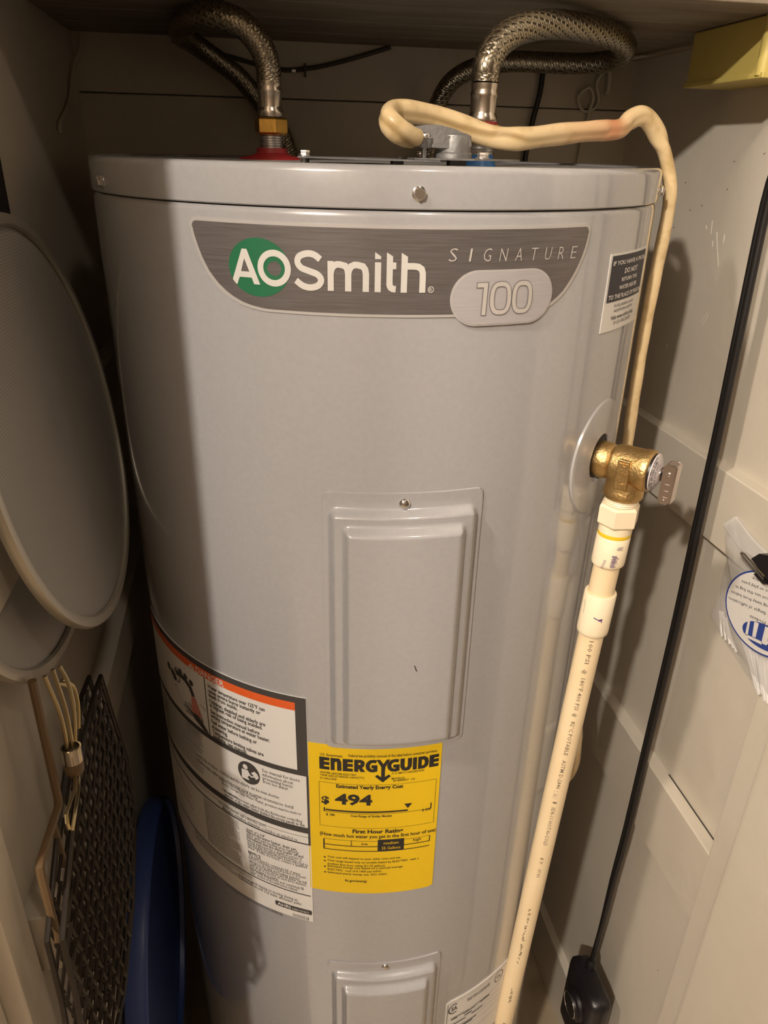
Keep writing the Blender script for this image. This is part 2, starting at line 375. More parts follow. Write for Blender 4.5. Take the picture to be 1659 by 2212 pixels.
for y_, z_ in ((0.0838, 1.1678), (0.128, 1.1908), (0.0402, 1.1872), (0.1065, 1.1612), (0.1358, 1.1392), (-0.011, 1.2231), (0.038, 1.2151), (-0.183, 0.1598)): wall_mark('dirt_speck', M['speck'], y_, z_, y_ - 0.0022, z_ + 0.0012, 0.0012)
# trims: cleats on the right wall, cleats on the left wall, corner posts of the doorway, skirting
def trim(n, a, b, m, bev=0.0025): return structure(B().box(a, b, bev).obj('trim_%d' % n, m, smooth=False))
trim(1, (XR - 0.016, -0.232, 0.817), (XR + 0.005, YB, 0.905), M['wall'])
t2 = trim(2, (XR - 0.019, -0.236, 0.345), (XR + 0.005, YB, 0.4625), M['wall'])
B().box((XR - 0.0018, -0.226, 0.4618), (XR - 0.0004, -0.105, 0.4632)).obj('crack', M['seam'], t2, smooth=False)
trim(3, (XR - 0.0225, -0.270, ZF), (XR + 0.005, -0.2345, 2.2), M['wall'])
trim(4, (XR - 0.032, -0.420, ZF), (XR + 0.005, -0.2715, 2.2), M['wall'], 0.006)
trim(5, (XL - 0.005, -0.385, 0.945), (XL + 0.018, YB, 0.985), M['wall_left'])
trim(6, (XL - 0.005, -0.385, 0.655), (XL + 0.020, YB, 0.715), M['wall_left'])
trim(7, (XL - 0.030, -0.424, ZF), (XL + 0.006, -0.388, 2.2), M['wall'], 0.003)
trim(8, (XL - 0.040, -0.452, ZF), (XL - 0.008, -0.425, 2.2), M['wall'], 0.003)
trim(9, (XR - 0.018, -0.085, ZC - 0.004), (XR + 0.002, YB, ZC + 0.03), M['cleat_wood'])
trim(10, (XR - 0.030, -0.085, ZC + 0.03), (XR + 0.002, YB, ZC + 0.05), M['cleat_wood'])
structure(B().box((XR - 0.014, -0.2345, ZF), (XR + 0.005, YB, -0.165), 0.004).obj('baseboard_right', M['wall'], smooth=False))
structure(B().box((XL, YB - 0.014, ZF), (XR, YB + 0.004, -0.165), 0.004).obj('baseboard_back', M['wall_back'], smooth=False))
# the hall the photographer stands in: it sends the lamp light back into the closet
structure(B().box((-2.5, -0.46, ZF), (XL - 0.041, -0.40, 2.25)).obj('wall_front', M['hall'], smooth=False))
structure(B().box((XR + 0.004, -0.46, ZF), (1.8, -0.40, 2.25)).obj('wall_front', M['hall'], smooth=False))
structure(B().box((-2.5, -2.66, ZF), (1.8, -2.6, 2.25)).obj('wall_hall', M['hall'], smooth=False))
structure(B().box((-2.56, -2.66, ZF), (-2.5, -0.40, 2.25)).obj('wall_hall_left', M['hall'], smooth=False))
structure(B().box((1.8, -2.66, ZF), (1.86, -0.40, 2.25)).obj('wall_hall_right', M['hall'], smooth=False))
structure(B().box((-2.56, -2.66, 2.25), (1.86, 0.42, 2.31)).obj('ceiling_hall', M['hall'], smooth=False))

# ------------------------------------------------------------------ water heater
H = 1.21
WH = empty('water_heater', (0, 0, ZF), 'tall grey cylindrical electric water heater with a metal name badge', 'water heater')
def ring_prof(seq): return seq
b = B(); b.lathe([(0.235, ZF + 0.012), (0.2565, ZF + 0.014), (0.2595, ZF + 0.03), (0.2595, 0.4), (0.2595, 0.8), (0.2595, 1.1780), (0.2590, 1.1805), (0.2578, 1.1822), (0.25, 1.1830)], n=180)
b.obj('jacket', M['tank'], WH)
b = B(); b.lathe([(0.2560, 1.1805), (0.2560, 1.1850)], n=120, cap=False); b.obj('seam_gap', M['seam'], WH)
b = B(); b.lathe([(0.252, 1.1833), (0.2597, 1.1833), (0.2604, 1.1841), (0.2604, 1.2052), (0.2594, 1.2082), (0.2572, 1.2098), (0.2545, 1.2100), (0.251, 1.2088), (0.2495, 1.2076)], n=180, cap=False); b.obj('lid_band', M['tank'], WH)
b = B(); b.lathe([(0.2505, 1.2060), (0.2495, 1.2079), (0.10, 1.2085), (0.0005, 1.2085)], n=120); b.obj('lid_top', M['tank_top'], WH)
for a in (0.5, 2.6, 4.7): B().lathe([(0.02, 0), (0.025, 0.004), (0.022, 0.014)], (0.19 * math.cos(a), 0.19 * math.sin(a), ZF)).obj('foot', M['black_plastic'], WH)
# hex-head screws round the lid
for deg, z in ((-93.37, 1.1933), (-155.2, 1.1917), (-29.0, 1.192)):
    a = math.radians(deg); ax = (math.cos(a), math.sin(a), 0); p = (0.2600 * ax[0], 0.2600 * ax[1], z)
    bb = B(); bb.lathe([(0.0046, 0), (0.0047, 0.0008), (0.0040, 0.0013)], p, ax, 24)
    bb.hexnut((p[0] + ax[0] * 0.001, p[1] + ax[1] * 0.001, z), ax, 0.0040, 0.0034, 0.3)
    bb.lathe([(0.0024, 0.0040), (0.0019, 0.00415)], p, ax, 16); bb.obj('hex_screw', M['chrome'], WH)

# ---- pressed access covers
def rr_sdf(x, y, hx, hy, r):
    qx, qy = abs(x) - hx + r, abs(y) - hy + r
    return math.hypot(max(qx, 0), max(qy, 0)) + min(max(qx, qy), 0) - r
def sm(t): t = max(0.0, min(1.0, t)); return t * t * (3 - 2 * t)
def ramp(d, w):   # d = depth inside the outline; rounded feet, straight slope
    t = max(0.0, min(1.0, d / w)); return t + 0.10 * math.sin(2 * math.pi * t) * -1
def access_cover(u0, u1, z0, z1, screw_z):
    cu, cz, hu, hz = (u0 + u1) / 2, (z0 + z1) / 2, (u1 - u0) / 2, (z1 - z0) / 2
    def lin(c, h, n, dense):
        pts = set()
        for k in range(n + 1): pts.add(round(c - h + 2 * h * k / n, 6))
        for e in dense:
            for k in range(9): pts.add(round(c - h + e[0] + (e[1] - e[0]) * k / 8, 6)); pts.add(round(c + h - e[0] - (e[1] - e[0]) * k / 8, 6))
        return sorted(p for p in pts if c - h - 1e-6 <= p <= c + h + 1e-6)
    us = lin(cu, hu, 30, ((0, 0.004), (0.0045, 0.0125), (0.0165, 0.0245)))
    zs = lin(cz, hz, 40, ((0, 0.004), (0.0125, 0.0205), (0.0235, 0.034)))
    V = []; Fc = []; idx = {}
    for i, u in enumerate(us):
        for j, z in enumerate(zs):
            d0 = -rr_sdf(u - cu, z - cz, hu, hz, 0.006)
            if d0 < -0.0012: continue
            d1 = -rr_sdf(u - cu, z - cz + 0.0030, hu - 0.0048, hz - 0.0095, 0.008)
            d2 = -rr_sdf(u - cu, z - cz + 0.0055, hu - 0.0168, hz - 0.0190, 0.006)
            h = 0.0010 + 0.0082 * ramp(d1, 0.0070) + 0.0082 * ramp(d2, 0.0075)
            if d0 < 0.0004: h = -0.0004
            idx[i, j] = len(V); V.append(cyl(u, z, R + h))
    for i in range(len(us) - 1):
        for j in range(len(zs) - 1):
            q = [(i, j), (i + 1, j), (i + 1, j + 1), (i, j + 1)]
            if all(k in idx for k in q): Fc.append(tuple(idx[k] for k in q))
    pn = mk('access_cover', V, Fc, M['tank'], WH, angle=60)
    a = cu / R - math.pi / 2; ax = (math.cos(a), math.sin(a), 0); p = (ax[0] * (R + 0.0008), ax[1] * (R + 0.0008), screw_z)
    bb = B(); bb.lathe([(0.0044, 0), (0.0046, 0.0006), (0.0040, 0.0019), (0.0024, 0.0028), (0.0004, 0.0031)], p, ax, 24)
    sc = bb.obj('cover_screw', M['chrome'], pn)
    return pn
pc = access_cover(-0.0826, 0.0482, 0.7165, 0.9790, 0.9697)
access_cover(-0.0848, 0.0460, 0.1380, 0.4000, 0.3935)
# small black scratch and a hairline scuff on the upper cover
pr = Print(R + 0.01755); pr.stroke([(-0.0067, 0.8246), (-0.0058, 0.8215), (-0.0046, 0.8182)], 0.0010); pr.obj('scratch', M['ink'], pc)
pr = Print(R + 0.01755); pr.stroke([(-0.0340, 0.7905), (-0.0325, 0.794), (-0.0300, 0.7975)], 0.0003); pr.obj('scuff', M['grey_ink'], pc)

# ---- name badge
def badge_cols(ins):
    lo = [(-129.75, 1.1676), (-129.35, 1.1594), (-128.7, 1.1515), (-128.1, 1.1452), (-126.9, 1.1362), (-125.4, 1.1289), (-124.0, 1.1240), (-122.6, 1.1203), (-121.0, 1.1172), (-119.3, 1.1152), (-117.0, 1.1137), (-110, 1.1135),
          (-75, 1.1135), (-72.5, 1.1140), (-70.0, 1.1165), (-68.5, 1.1200), (-66.9, 1.1253), (-65.6, 1.1320), (-64.5, 1.1388), (-63.5, 1.1470), (-62.8, 1.1550), (-62.45, 1.1620), (-62.35, 1.1680)]
    lo = [(U(a), z) for a, z in lo]; ua, ub = lo[0][0] + ins, lo[-1][0] - ins
    cols = []; n = 90; r = 0.0058 - ins * 0.8
    for k in range(n + 1):
        t = k / n; u = ua + (ub - ua) * (0.5 - 0.5 * math.cos(math.pi * t))
        uu = u - ins * 1.0 if u < (ua + ub) / 2 else u + ins * 1.0
        s = 0
        src = lo[0][0] + (u - ua) * (lo[-1][0] - lo[0][0]) / (ub - ua)
        for i in range(len(lo) - 1):
            if lo[i][0] <= src <= lo[i + 1][0] + 1e-9:
                f = (src - lo[i][0]) / (lo[i + 1][0] - lo[i][0]); s = lo[i][1] + f * (lo[i + 1][1] - lo[i][1]); break
        d = min(u - ua, ub - u); top = 1.1737 - ins
        if d < r: top -= r - math.sqrt(max(0, r * r - (r - d) ** 2))
        slope = 1.0
        cols.append((u, min(s + ins, top - 0.0002), top))
    return cols
bg = sheet('name_badge', M['badge_edge'], WH, badge_cols(0), R + 0.0004, R - 0.0006)
bg['label'] = 'brushed metal name badge with a pale border'
sheet('badge_face', M['badge'], bg, badge_cols(0.0022), R + 0.0007, R + 0.0003, rows=10)
def stadium(u0, u1, zc, hz):
    cols = []; n = 48
    for k in range(n + 1):
        u = u0 + (u1 - u0) * (0.5 - 0.5 * math.cos(math.pi * k / n)); d = min(u - u0, u1 - u)
        e = hz * 1.05; h = hz if d > e else hz * math.sqrt(max(0.0004, 1 - ((e - d) / e) ** 2)); cols.append((u, zc - h, zc + h))
    return cols
pl_ = sheet('model_plaque', M['badge_edge'], bg, stadium(0.0095, 0.0921, 1.1260, 0.0192), R + 0.0013, R - 0.0004)
pr = Print(0); 
V = sheet('plaque_face', M['pill'], bg, stadium(0.0106, 0.0910, 1.1260, 0.0181), R + 0.0016, R + 0.0012)
em = Print(R + 0.0009); em.ellipse(-0.1250, 1.1434, 0.0232, 0.0196, 48); em.obj('emblem_oval', M['green'], bg)
lg = Print(R + 0.0012); W = 0.0043
# A (its left foot is cut by the oval), O, S
lg.poly([(-0.1371, 1.1553), (-0.1333, 1.1553), (-0.1397, 1.1366), (-0.1421, 1.1311), (-0.1436, 1.1322), (-0.1455, 1.1345)])
lg.poly([(-0.1371, 1.1553), (-0.1333, 1.1553), (-0.1241, 1.1321), (-0.1287, 1.1321), (-0.1355, 1.1490)])
lg.rect(-0.1405, 1.1364, -0.1303, 1.1403)
lg.ring(-0.11325, 1.1437, 0.01007, 0.01000, W, 48)
S_ = spline([(-0.0803, 1.1510, 0), (-0.0843, 1.1538, 0), (-0.0893, 1.1545, 0), (-0.0948, 1.1525, 0), (-0.0962, 1.1487, 0), (-0.0938, 1.1452, 0), (-0.0883, 1.1432, 0), (-0.0825, 1.1412, 0), (-0.0799, 1.1378, 0), (-0.0818, 1.1340, 0), (-0.0872, 1.1323, 0), (-0.0928, 1.1333, 0), (-0.0976, 1.1366, 0)], 0.0012)
lg.stroke([(p.x, p.y) for p in S_], W)
def arch(u0, u1):
    return [(u0, 1.1425), (u0 + 0.0006, 1.1450), (u0 + 0.0020, 1.1472), (u0 + 0.0042, 1.1482), (u0 + 0.0062, 1.1482), (u1 - 0.0021, 1.1474), (u1 - 0.0006, 1.1454), (u1, 1.1425), (u1, 1.1307)]
lg.rect(-0.0754, 1.1307, -0.0712, 1.1503); lg.stroke(arch(-0.0733, -0.0613), W); lg.stroke(arch(-0.0613, -0.0493), W)
lg.rect(-0.0433, 1.1307, -0.0391, 1.1503); lg.poly([(-0.0433, 1.1568), (-0.0392, 1.1541), (-0.0392, 1.1523), (-0.0433, 1.1523)])
lg.poly([(-0.0354, 1.1568), (-0.0312, 1.1542), (-0.0312, 1.1370), (-0.0354, 1.1370)]); lg.rect(-0.0312, 1.1460, -0.0289, 1.1504)
lg.stroke([(-0.0333, 1.1372), (-0.0332, 1.1354), (-0.0324, 1.1339), (-0.0310, 1.1330), (-0.0289, 1.1328)], W)
lg.poly([(-0.0255, 1.1567), (-0.0212, 1.1541), (-0.0212, 1.1306), (-0.0255, 1.1306)])
lg.stroke([(-0.0214, 1.1480), (-0.0168, 1.1480), (-0.0138, 1.1476), (-0.0116, 1.1462), (-0.0107, 1.1435), (-0.0106, 1.1405), (-0.0106, 1.1306)], W)
lg.ring(-0.0046, 1.1327, 0.0019, 0.0019, 0.0005, 20)
cyl_line(lg, 'R', -91.24, -90.80, 1.1317, 0.0020, 0.01)
REG_LG = lg
sg = Print(R + 0.0012)
SIG = 'SIGNATURE'
for i, c in enumerate(SIG):
    d = -87.9 + i * (-66.05 + 87.9) / 8; w_ = 0.16 if c == 'I' else 0.62
    cyl_line(sg, c, d - w_, d + w_, 1.1510 - 0.0001 * i, 0.0087, -0.012, slant=0.12)
n1 = Print(R + 0.0019); n2 = Print(R + 0.0022)
def zero(c, w, p):
    pts = []
    for k in range(40):
        a = 2 * math.pi * k / 40; ca, sa = math.cos(a), math.sin(a)
        u = 0.0068 * math.copysign(abs(ca) ** 0.65, ca); z = 0.0098 * math.copysign(abs(sa) ** 0.8, sa)
        pts.append((c + u - 0.02 * z, 1.1258 + z))
    p.stroke(pts, w, True)
for p, w in ((n1, 0.0042), (n2, 0.0030)):
    zero(0.0472, w, p); zero(0.0648, w, p)
    p.stroke([(0.0288 - (w - 0.0025) / 2, 1.1352), (0.0350, 1.1352), (0.0346, 1.1148 - (w - 0.0025) / 2)], w)

ENERGY= [('U.S. Government', -109.4, -104.68, 0.705, 0.00322), ('Federal law prohibits removal of this label before consumer purchase.', -103.46, -84.8, 0.7064, 0.00324), ('WATER HEATER-ELECTRIC', -109.53, -101.75, 0.6827, 0.00237), ('TANK SIZE (STORAGE CAPACITY):', -109.54, -100.1, 0.6793, 0.00238), ('37 GALLONS', -109.55, -105.98, 0.6753, 0.00239), ('A. O. SMITH CORPORATION', -94.44, -87.48, 0.6843, 0.00238), ('MODEL(S)', -94.4, -91.61, 0.6776, 0.00239), ('E6-40R45DV  110', -94.05, -89.4, 0.6748, 0.0024), ('Estimated Yearly Energy Cost', -106.06, -91.83, 0.666, 0.00435), ('$', -109.32, -107.6, 0.6436, 0.00891), ('494', -106.39, -98.35, 0.6448, 0.01291), ('$ 184', -108.35, -106.46, 0.6274, 0.00304), ('Cost Range of Similar Models', -102.99, -94.04, 0.6282, 0.00278), ('$ 630', -87.41, -85.45, 0.6307, 0.00307), ('First Hour Rating', -102.58, -91.42, 0.6058, 0.00494), ('(How much hot water you get in the first hour of use)', -109.84, -83.92, 0.599, 0.0045), ('low', -100.56, -99.13, 0.589, 0.0037), ('high', -89.03, -87.26, 0.5903, 0.00374), ('Your cost will depend on your utility rates and use.', -108.21, -91.64, 0.5677, 0.00272), ('Cost range based only on models fueled by ELECTRIC  with a', -108.23, -87.48, 0.5624, 0.00275), ('medium first hour rating (51-75 gallons)', -108.2, -95.21, 0.5574, 0.00275), ('Estimated energy cost based on a national average', -108.21, -91.12, 0.5539, 0.00277), ('ELECTRIC  cost of 0.1400 per kWH', -108.22, -96.05, 0.549, 0.00278), ('Estimated yearly energy use: 3531 kWH', -108.23, -94.77, 0.5444, 0.00279), ('ftc.gov/energy', -104.27, -99.15, 0.5341, 0.00338)]
ENERGY_Y= [('medium', -95.67, -92.34, 0.5899, 0.00371), ('55 Gallons', -96.05, -91.88, 0.5827, 0.00374)]
DANGER= [('DANGER', -140.04, -131.39, 0.7504, 0.00806), ('Water temperature over 125°F can', -136.59, -121.31, 0.744, 0.00431), ('cause severe burns instantly or', -136.6, -122.43, 0.7384, 0.00435), ('death from scalds.', -136.58, -128.23, 0.733, 0.00443), ('Children, disabled and elderly are', -136.55, -121.42, 0.7256, 0.00442), ('at highest risk of being scalded.', -136.53, -122.17, 0.7205, 0.00445), ('See instruction manual before', -136.45, -122.96, 0.7127, 0.0045), ('setting temperature at water heater.', -136.51, -120.51, 0.7074, 0.00451), ('Feel water before bathing or', -136.48, -123.77, 0.6996, 0.00458), ('showering.', -136.49, -131.72, 0.6929, 0.0047), ('Temperature limiting valves are', -136.43, -122.3, 0.6865, 0.00465), ('available, see manual.', -136.4, -126.56, 0.681, 0.00471)]
MANUAL= [('See manual for more', -122.97, -114.04, 0.6656, 0.00432), ('information about', -122.92, -115.59, 0.6601, 0.00435), ('preventing burns', -122.91, -115.78, 0.6554, 0.00438), ('from hot water.', -122.92, -116.66, 0.6508, 0.00441), ('on the skin of infants, children, and the elderly can be even shorter.', -143.73, -118.9, 0.6355, 0.00422), ('including scalds, higher temperatures may occur in certain circumstances. Install', -144.04, -115.8, 0.6272, 0.00426), ('device to reduce the risk of scalding.', -135.89, -124.56, 0.6247, 0.00363), ('Electric Storage Tank Water Heater, provision must be made to', -135.04, -114.01, 0.6205, 0.00386), ('thermostat setting.', -135.24, -130.18, 0.6114, 0.00372), ('If equipped, you must adjust both the thermostat controlling', -134.38, -113.89, 0.6104, 0.00418), ('element on the water heater (behind the access panel) to the', -134.51, -113.31, 0.6057, 0.0042), ('can cause loss of proper temperature control.', -133.63, -118.09, 0.602, 0.00395), ('IMPORTANT / IMPORTANTE', -145.07, -126.05, 0.5925, 0.00752), ('for a free manual, call 1-800-821-2017.', -136.8, -122.8, 0.5875, 0.00438), ('Manuales gratuitos, etiquetas, o rótulos en español se', -135.66, -115.19, 0.5824, 0.00434), ('depth of 1-3/4".', -128.57, -123.26, 0.5714, 0.00407), ('Inspect the water heater, drain pan,', -128.57, -115.37, 0.5676, 0.00434), ('pipes, and surrounding area regularly.', -128.59, -114.83, 0.5634, 0.00435), ('Immediately shut the water heater off and', -128.62, -113.93, 0.5594, 0.00408), ('have it inspected by a qualified person if', -128.6, -114.3, 0.5553, 0.0041), ('you find that the wiring, thermostat(s), or', -128.58, -114.32, 0.5517, 0.00412), ('surrounding insulation have been exposed to', -128.58, -112.86, 0.5484, 0.00413), ('water. If leaks are found, contact a qualified', -128.58, -113.15, 0.5448, 0.00415), ('person.', -128.57, -126.31, 0.538, 0.00395), ('NOTICE', -128.52, -125.02, 0.5353, 0.00547), ('The tank must be completely full of water', -128.51, -114.75, 0.5315, 0.00422), ('before connecting electrical power to prevent', -128.52, -113.43, 0.5282, 0.00423), ('damage to the tank and heating element.', -128.53, -114.85, 0.5238, 0.00425), ('Open a hot water faucet and let water run full', -128.46, -113.36, 0.5205, 0.00426), ('until all air is removed, at least three minutes,', -128.47, -113.31, 0.5168, 0.00428), ('before turning on power.', -128.46, -120.51, 0.5126, 0.00434), ('See "Verify connections and completely fill', -128.4, -114.12, 0.5099, 0.00432), ('tank" section of the instruction manual.', -128.4, -115.57, 0.5055, 0.00434), ('braced to avoid tipping or moving during an', -132.56, -115.8, 0.4893, 0.00447), ('be obtained from your local dealer, wholesaler, public', -132.37, -114.86, 0.4844, 0.00449), ('National Appliance Energy Conservation Act (NAECA)', -137.93, -119.99, 0.4565, 0.00474), ('100300518', -117.14, -113.06, 0.4621, 0.00573)]
AHRI= [('AHRI', -121.1, -117.66, 0.4718, 0.00794), ('CERTIFIED', -117.31, -112.93, 0.4732, 0.00472)]
NOTE_W= [('IF YOU HAVE A PROBLEM', -54.34, -36.82, 1.1413, 0.00307), ('DO NOT', -49.49, -43.02, 1.1339, 0.00378), ('RETURN THIS', -50.26, -42.69, 1.128, 0.00276), ('WATER HEATER', -50.79, -42.12, 1.1217, 0.00303), ('TO THE PLACE OF PURCHASE', -54.4, -37.26, 1.1151, 0.00324)]
NOTE_B= [('For ALL installation, warranty', -51.45, -42.12, 1.1079, 0.00279), ('and performance questions', -51.35, -42.35, 1.104, 0.00281), ('Visit www.wh4.co/help', -52.11, -41.17, 1.0981, 0.00318), ('Or Call 1-800-232-8735', -50.84, -42.37, 1.0937, 0.00287)]
RATING= [('ELECTRIC STORAGE', -70.1, -62.14, 0.2768, 0.00338), ('TANK TYPE WATER HEATER', -70.19, -61.87, 0.2733, 0.00339), ('1AB4200057 110', -74.82, -69.37, 0.2526, 0.00334), ('2021345678901', -67.36, -62.1, 0.2522, 0.00349)]
SIG= [('SIGNATURE', -88.77, -68.38, 1.15, 0.00627)]

# ---- yellow energy label
n = 24
el = sheet('energy_label', M['yellow'], WH, [(U(-112.45) + (U(-83.75) - U(-112.45)) * k / n, 0.5165 + (0.0022 if k == n else 0.0), 0.7185) for k in range(n + 1)], R + 0.0004, R - 0.0004)
el['label'] = 'yellow label with black print'
pe = Print(R + 0.0007)
E0, E1 = U(-109.6), U(-84.37); eu = lambda x: E0 + (x - 203) * (E1 - E0) / 1287.0
ZB, ZT = 0.6880, 0.7034; SW = 0.0040
def ex(x0, x1, pts, w=SW, closed=False): pe.stroke([(eu(x0) + (eu(x1) - eu(x0)) * a, ZB + (ZT - ZB) * b) for a, b in pts], w, closed)
def letterE(x0, x1):
    u0, u1 = eu(x0), eu(x1); t = 0.0042; pe.rect(u0, ZB, u0 + 0.0045, ZT)
    for z in (ZB, (ZB + ZT) / 2 - 0.0018, ZT - 0.0038): pe.rect(u0 + 0.0045, z, u1, z + 0.0038)
letterE(203, 312); letterE(455, 562); letterE(1385, 1490)
pe.rect(eu(325), ZB, eu(368), ZT); ex(325, 440, [(0.2, 0.72), (0.45, 0.86), (0.68, 0.86), (0.80, 0.7), (0.81, 0.0)], 0.0041)
pe.rect(eu(577), ZB, eu(620), ZT); ex(577, 690, [(0.2, 0.87), (0.6, 0.87), (0.78, 0.78), (0.80, 0.62), (0.7, 0.48), (0.2, 0.44)], 0.0038); pe.poly([(eu(610), ZB + 0.006), (eu(650), ZB + 0.007), (eu(695), ZB), (eu(648), ZB)])
G = [(0.92, 0.84), (0.68, 0.89), (0.42, 0.85), (0.22, 0.68), (0.17, 0.48), (0.24, 0.26), (0.42, 0.13), (0.66, 0.10), (0.84, 0.14), (0.84, 0.44), (0.5, 0.44)]
ex(698, 822, G, 0.0038); ex(925, 1060, G, 0.0038)
pe.poly([(eu(812), ZT), (eu(850), ZT), (eu(905), ZB + 0.0070), (eu(905), ZB + 0.003), (eu(865), ZB + 0.003), (eu(865), ZB + 0.006)]); pe.poly([(eu(958), ZT), (eu(920), ZT), (eu(868), ZB + 0.0065), (eu(868), ZB + 0.003), (eu(908), ZB + 0.003), (eu(908), ZB + 0.006)])
pe.rect(eu(865), 0.6775, eu(905), ZB + 0.0045); pe.poly([(eu(800), 0.6822), (eu(822), 0.6845), (eu(885), 0.6800), (eu(885), 0.6745)]); pe.poly([(eu(970), 0.6822), (eu(948), 0.6845), (eu(885), 0.6800), (eu(885), 0.6745)])
ex(1070, 1190, [(0.17, 1.0), (0.17, 0.35), (0.3, 0.15), (0.5, 0.11), (0.7, 0.15), (0.83, 0.35), (0.83, 1.0)], 0.0040)
pe.rect(eu(1203), ZB, eu(1246), ZT); pe.rect(eu(1260), ZB, eu(1300), ZT); ex(1260, 1375, [(0.3, 0.87), (0.55, 0.87), (0.78, 0.74), (0.84, 0.5), (0.78, 0.26), (0.55, 0.13), (0.3, 0.13)], 0.0039)
for st, a, b_, z, h in ENERGY:
    big = st in ('494', '$', 'Estimated Yearly Energy Cost', 'First Hour Rating')
    cyl_line(pe, st, a, b_, z, h, 0.035 if big else (0.02 if st.startswith('(How') or 'Cost Range' in st or 'ftc' in st or '$' in st else 0.010))
pe.frame(U(-109.8), 0.6125, U(-84.55), 0.6715, 0.00035)
pe.rect(U(-108.8), 0.6325, U(-85.45), 0.6330); pe.rect(U(-108.85), 0.6325, U(-108.55), 0.6380); pe.rect(U(-85.55), 0.6325, U(-85.3), 0.6405)
pe.rect(U(-108.4), 0.6342, U(-90.6), 0.6362); pe.poly([(U(-91.45), 0.6442), (U(-89.7), 0.6442), (U(-90.6), 0.6380)])
zt, z1, z2, zb = 0.5950, 0.5868, 0.5830, 0.5800
pe.rect(U(-109.1), zb, U(-108.8), zt - 0.001); pe.rect(U(-109), zt - 0.0006, U(-85.2), zt - 0.0002); pe.rect(U(-109), z1 - 0.0005, U(-85.2), z1 + 0.0005); pe.rect(U(-109), zb - 0.0004, U(-85.2), zb + 0.0006)
pe.rect(U(-85.35), z1, U(-85.15), zt); pe.rect(U(-102.9), z1, U(-102.75), zt); pe.rect(U(-96.97), zb, U(-91.1), 0.5965)
for z in (0.5675, 0.5620, 0.5535, 0.5452): pe.ellipse(U(-108.83), z, 0.0011, 0.0010, 12)
py = Print(R + 0.0009)
for st, a, b_, z, h in ENERGY_Y: cyl_line(py, st, a, b_, z, h, 0.004)
yellow_print = M['yellow']

# ---- white warning label (left)
n = 44
dl = sheet('warning_label', M['white'], WH, [(U(-165.5) + (U(-112.0) - U(-165.5)) * k / n, 0.4612, 0.7702) for k in range(n + 1)], R + 0.0004, R - 0.0004)
dl['label'] = 'white warning label with black frames and an orange danger band'
pd = Print(R + 0.0007); po = Print(R + 0.0007); pw = Print(R + 0.0010); pg = Print(R + 0.0007); pp = Print(R + 0.0008); pim = Print(R + 0.0010); pah = Print(R + 0.0010); pfg = Print(R + 0.0010); pst = Print(R + 0.0008)
A0, A1 = U(-165.5), U(-112.0); Bi = U(-114.5)
pd.rect(A0, 0.7633, A1 - 0.0005, 0.7702); pd.rect(Bi, 0.6745, A1 - 0.0005, 0.7640); pd.rect(A0, 0.6745, A1 - 0.001, 0.6808)
po.rect(A0, 0.7540, Bi, 0.7633)
pd.rect(U(-137.65), 0.6800, U(-137.35), 0.7540)
pd.rect(U(-112.55), 0.5805, A1 - 0.0002, 0.6760)
for st, a, b_, z, h in DANGER:
    if st == 'DANGER': cyl_line(pw, st, a, b_, 0.7553, 0.0066, 0.01)
    else: cyl_line(pd, st, a, b_, z, h, 0.022)
pw.poly([(U(-142.9), 0.7551), (U(-140.4), 0.7551), (U(-141.65), 0.7612)])
po2 = Print(R + 0.0012); po2.rect(U(-141.8), 0.7568, U(-141.5), 0.7598); po2.rect(U(-141.8), 0.7558, U(-141.5), 0.7564)
# tap, falling water and hand
pd.stroke([(U(-149.3), 0.7310), (U(-147.0), 0.7330), (U(-145), 0.7320), (U(-143.2), 0.7270), (U(-142.3), 0.7180)], 0.0062)
for d, z in ((-153, 0.7285), (-151.2, 0.7255), (-150.2, 0.722)): pd.ellipse(U(d), z, 0.0042, 0.0046, 14)
for d, z in ((-146.9, 0.7375), (-144.8, 0.7372), (-142.6, 0.7345)): pd.ellipse(U(d), z, 0.0036, 0.0036, 14)
pd.ring(U(-148.7), 0.7285, 0.0052, 0.0088, 0.0012, 20)
pp.poly([(U(-143.0), 0.7175), (U(-141.5), 0.7175), (U(-139.6), 0.6960), (U(-143.6), 0.6960)])
pd.stroke([(U(-151.5), 0.7180), (U(-138), 0.7205)], 0.0006); pd.stroke([(U(-150.5), 0.7120), (U(-139.5), 0.7135), (U(-138), 0.7105)], 0.0006); pd.stroke([(U(-150.5), 0.7120), (U(-147), 0.690)], 0.0004)
pd.poly([(U(-143.5), 0.6945), (U(-141.0), 0.6965), (U(-138.1), 0.6835), (U(-137.9), 0.6812), (U(-139.5), 0.6815), (U(-142.8), 0.6875)])
for a, z, c, y in ((-143.3, 0.694, -146.4, 0.7005), (-143.2, 0.6925, -146.9, 0.6955), (-143, 0.690, -146.3, 0.6900), (-142, 0.6955, -144.6, 0.7040)): pd.stroke([(U(a), z), (U(c), y)], 0.0017)
pd.stroke([(U(-139.5), 0.692), (U(-140.7), 0.701)], 0.0018)
for st, a, b_, z, h in MANUAL:
    p_ = pim if st.startswith('IMPORTANT') else (pg if h < 0.0 else pd)
    cyl_line(p_, st, a, b_, z, h if st != 'IMPORTANT / IMPORTANTE' else 0.0048, 0.012 if st in ('NOTICE',) or st.startswith('IMPORTANT') or 'water heater' in st else 0.002, res=1)
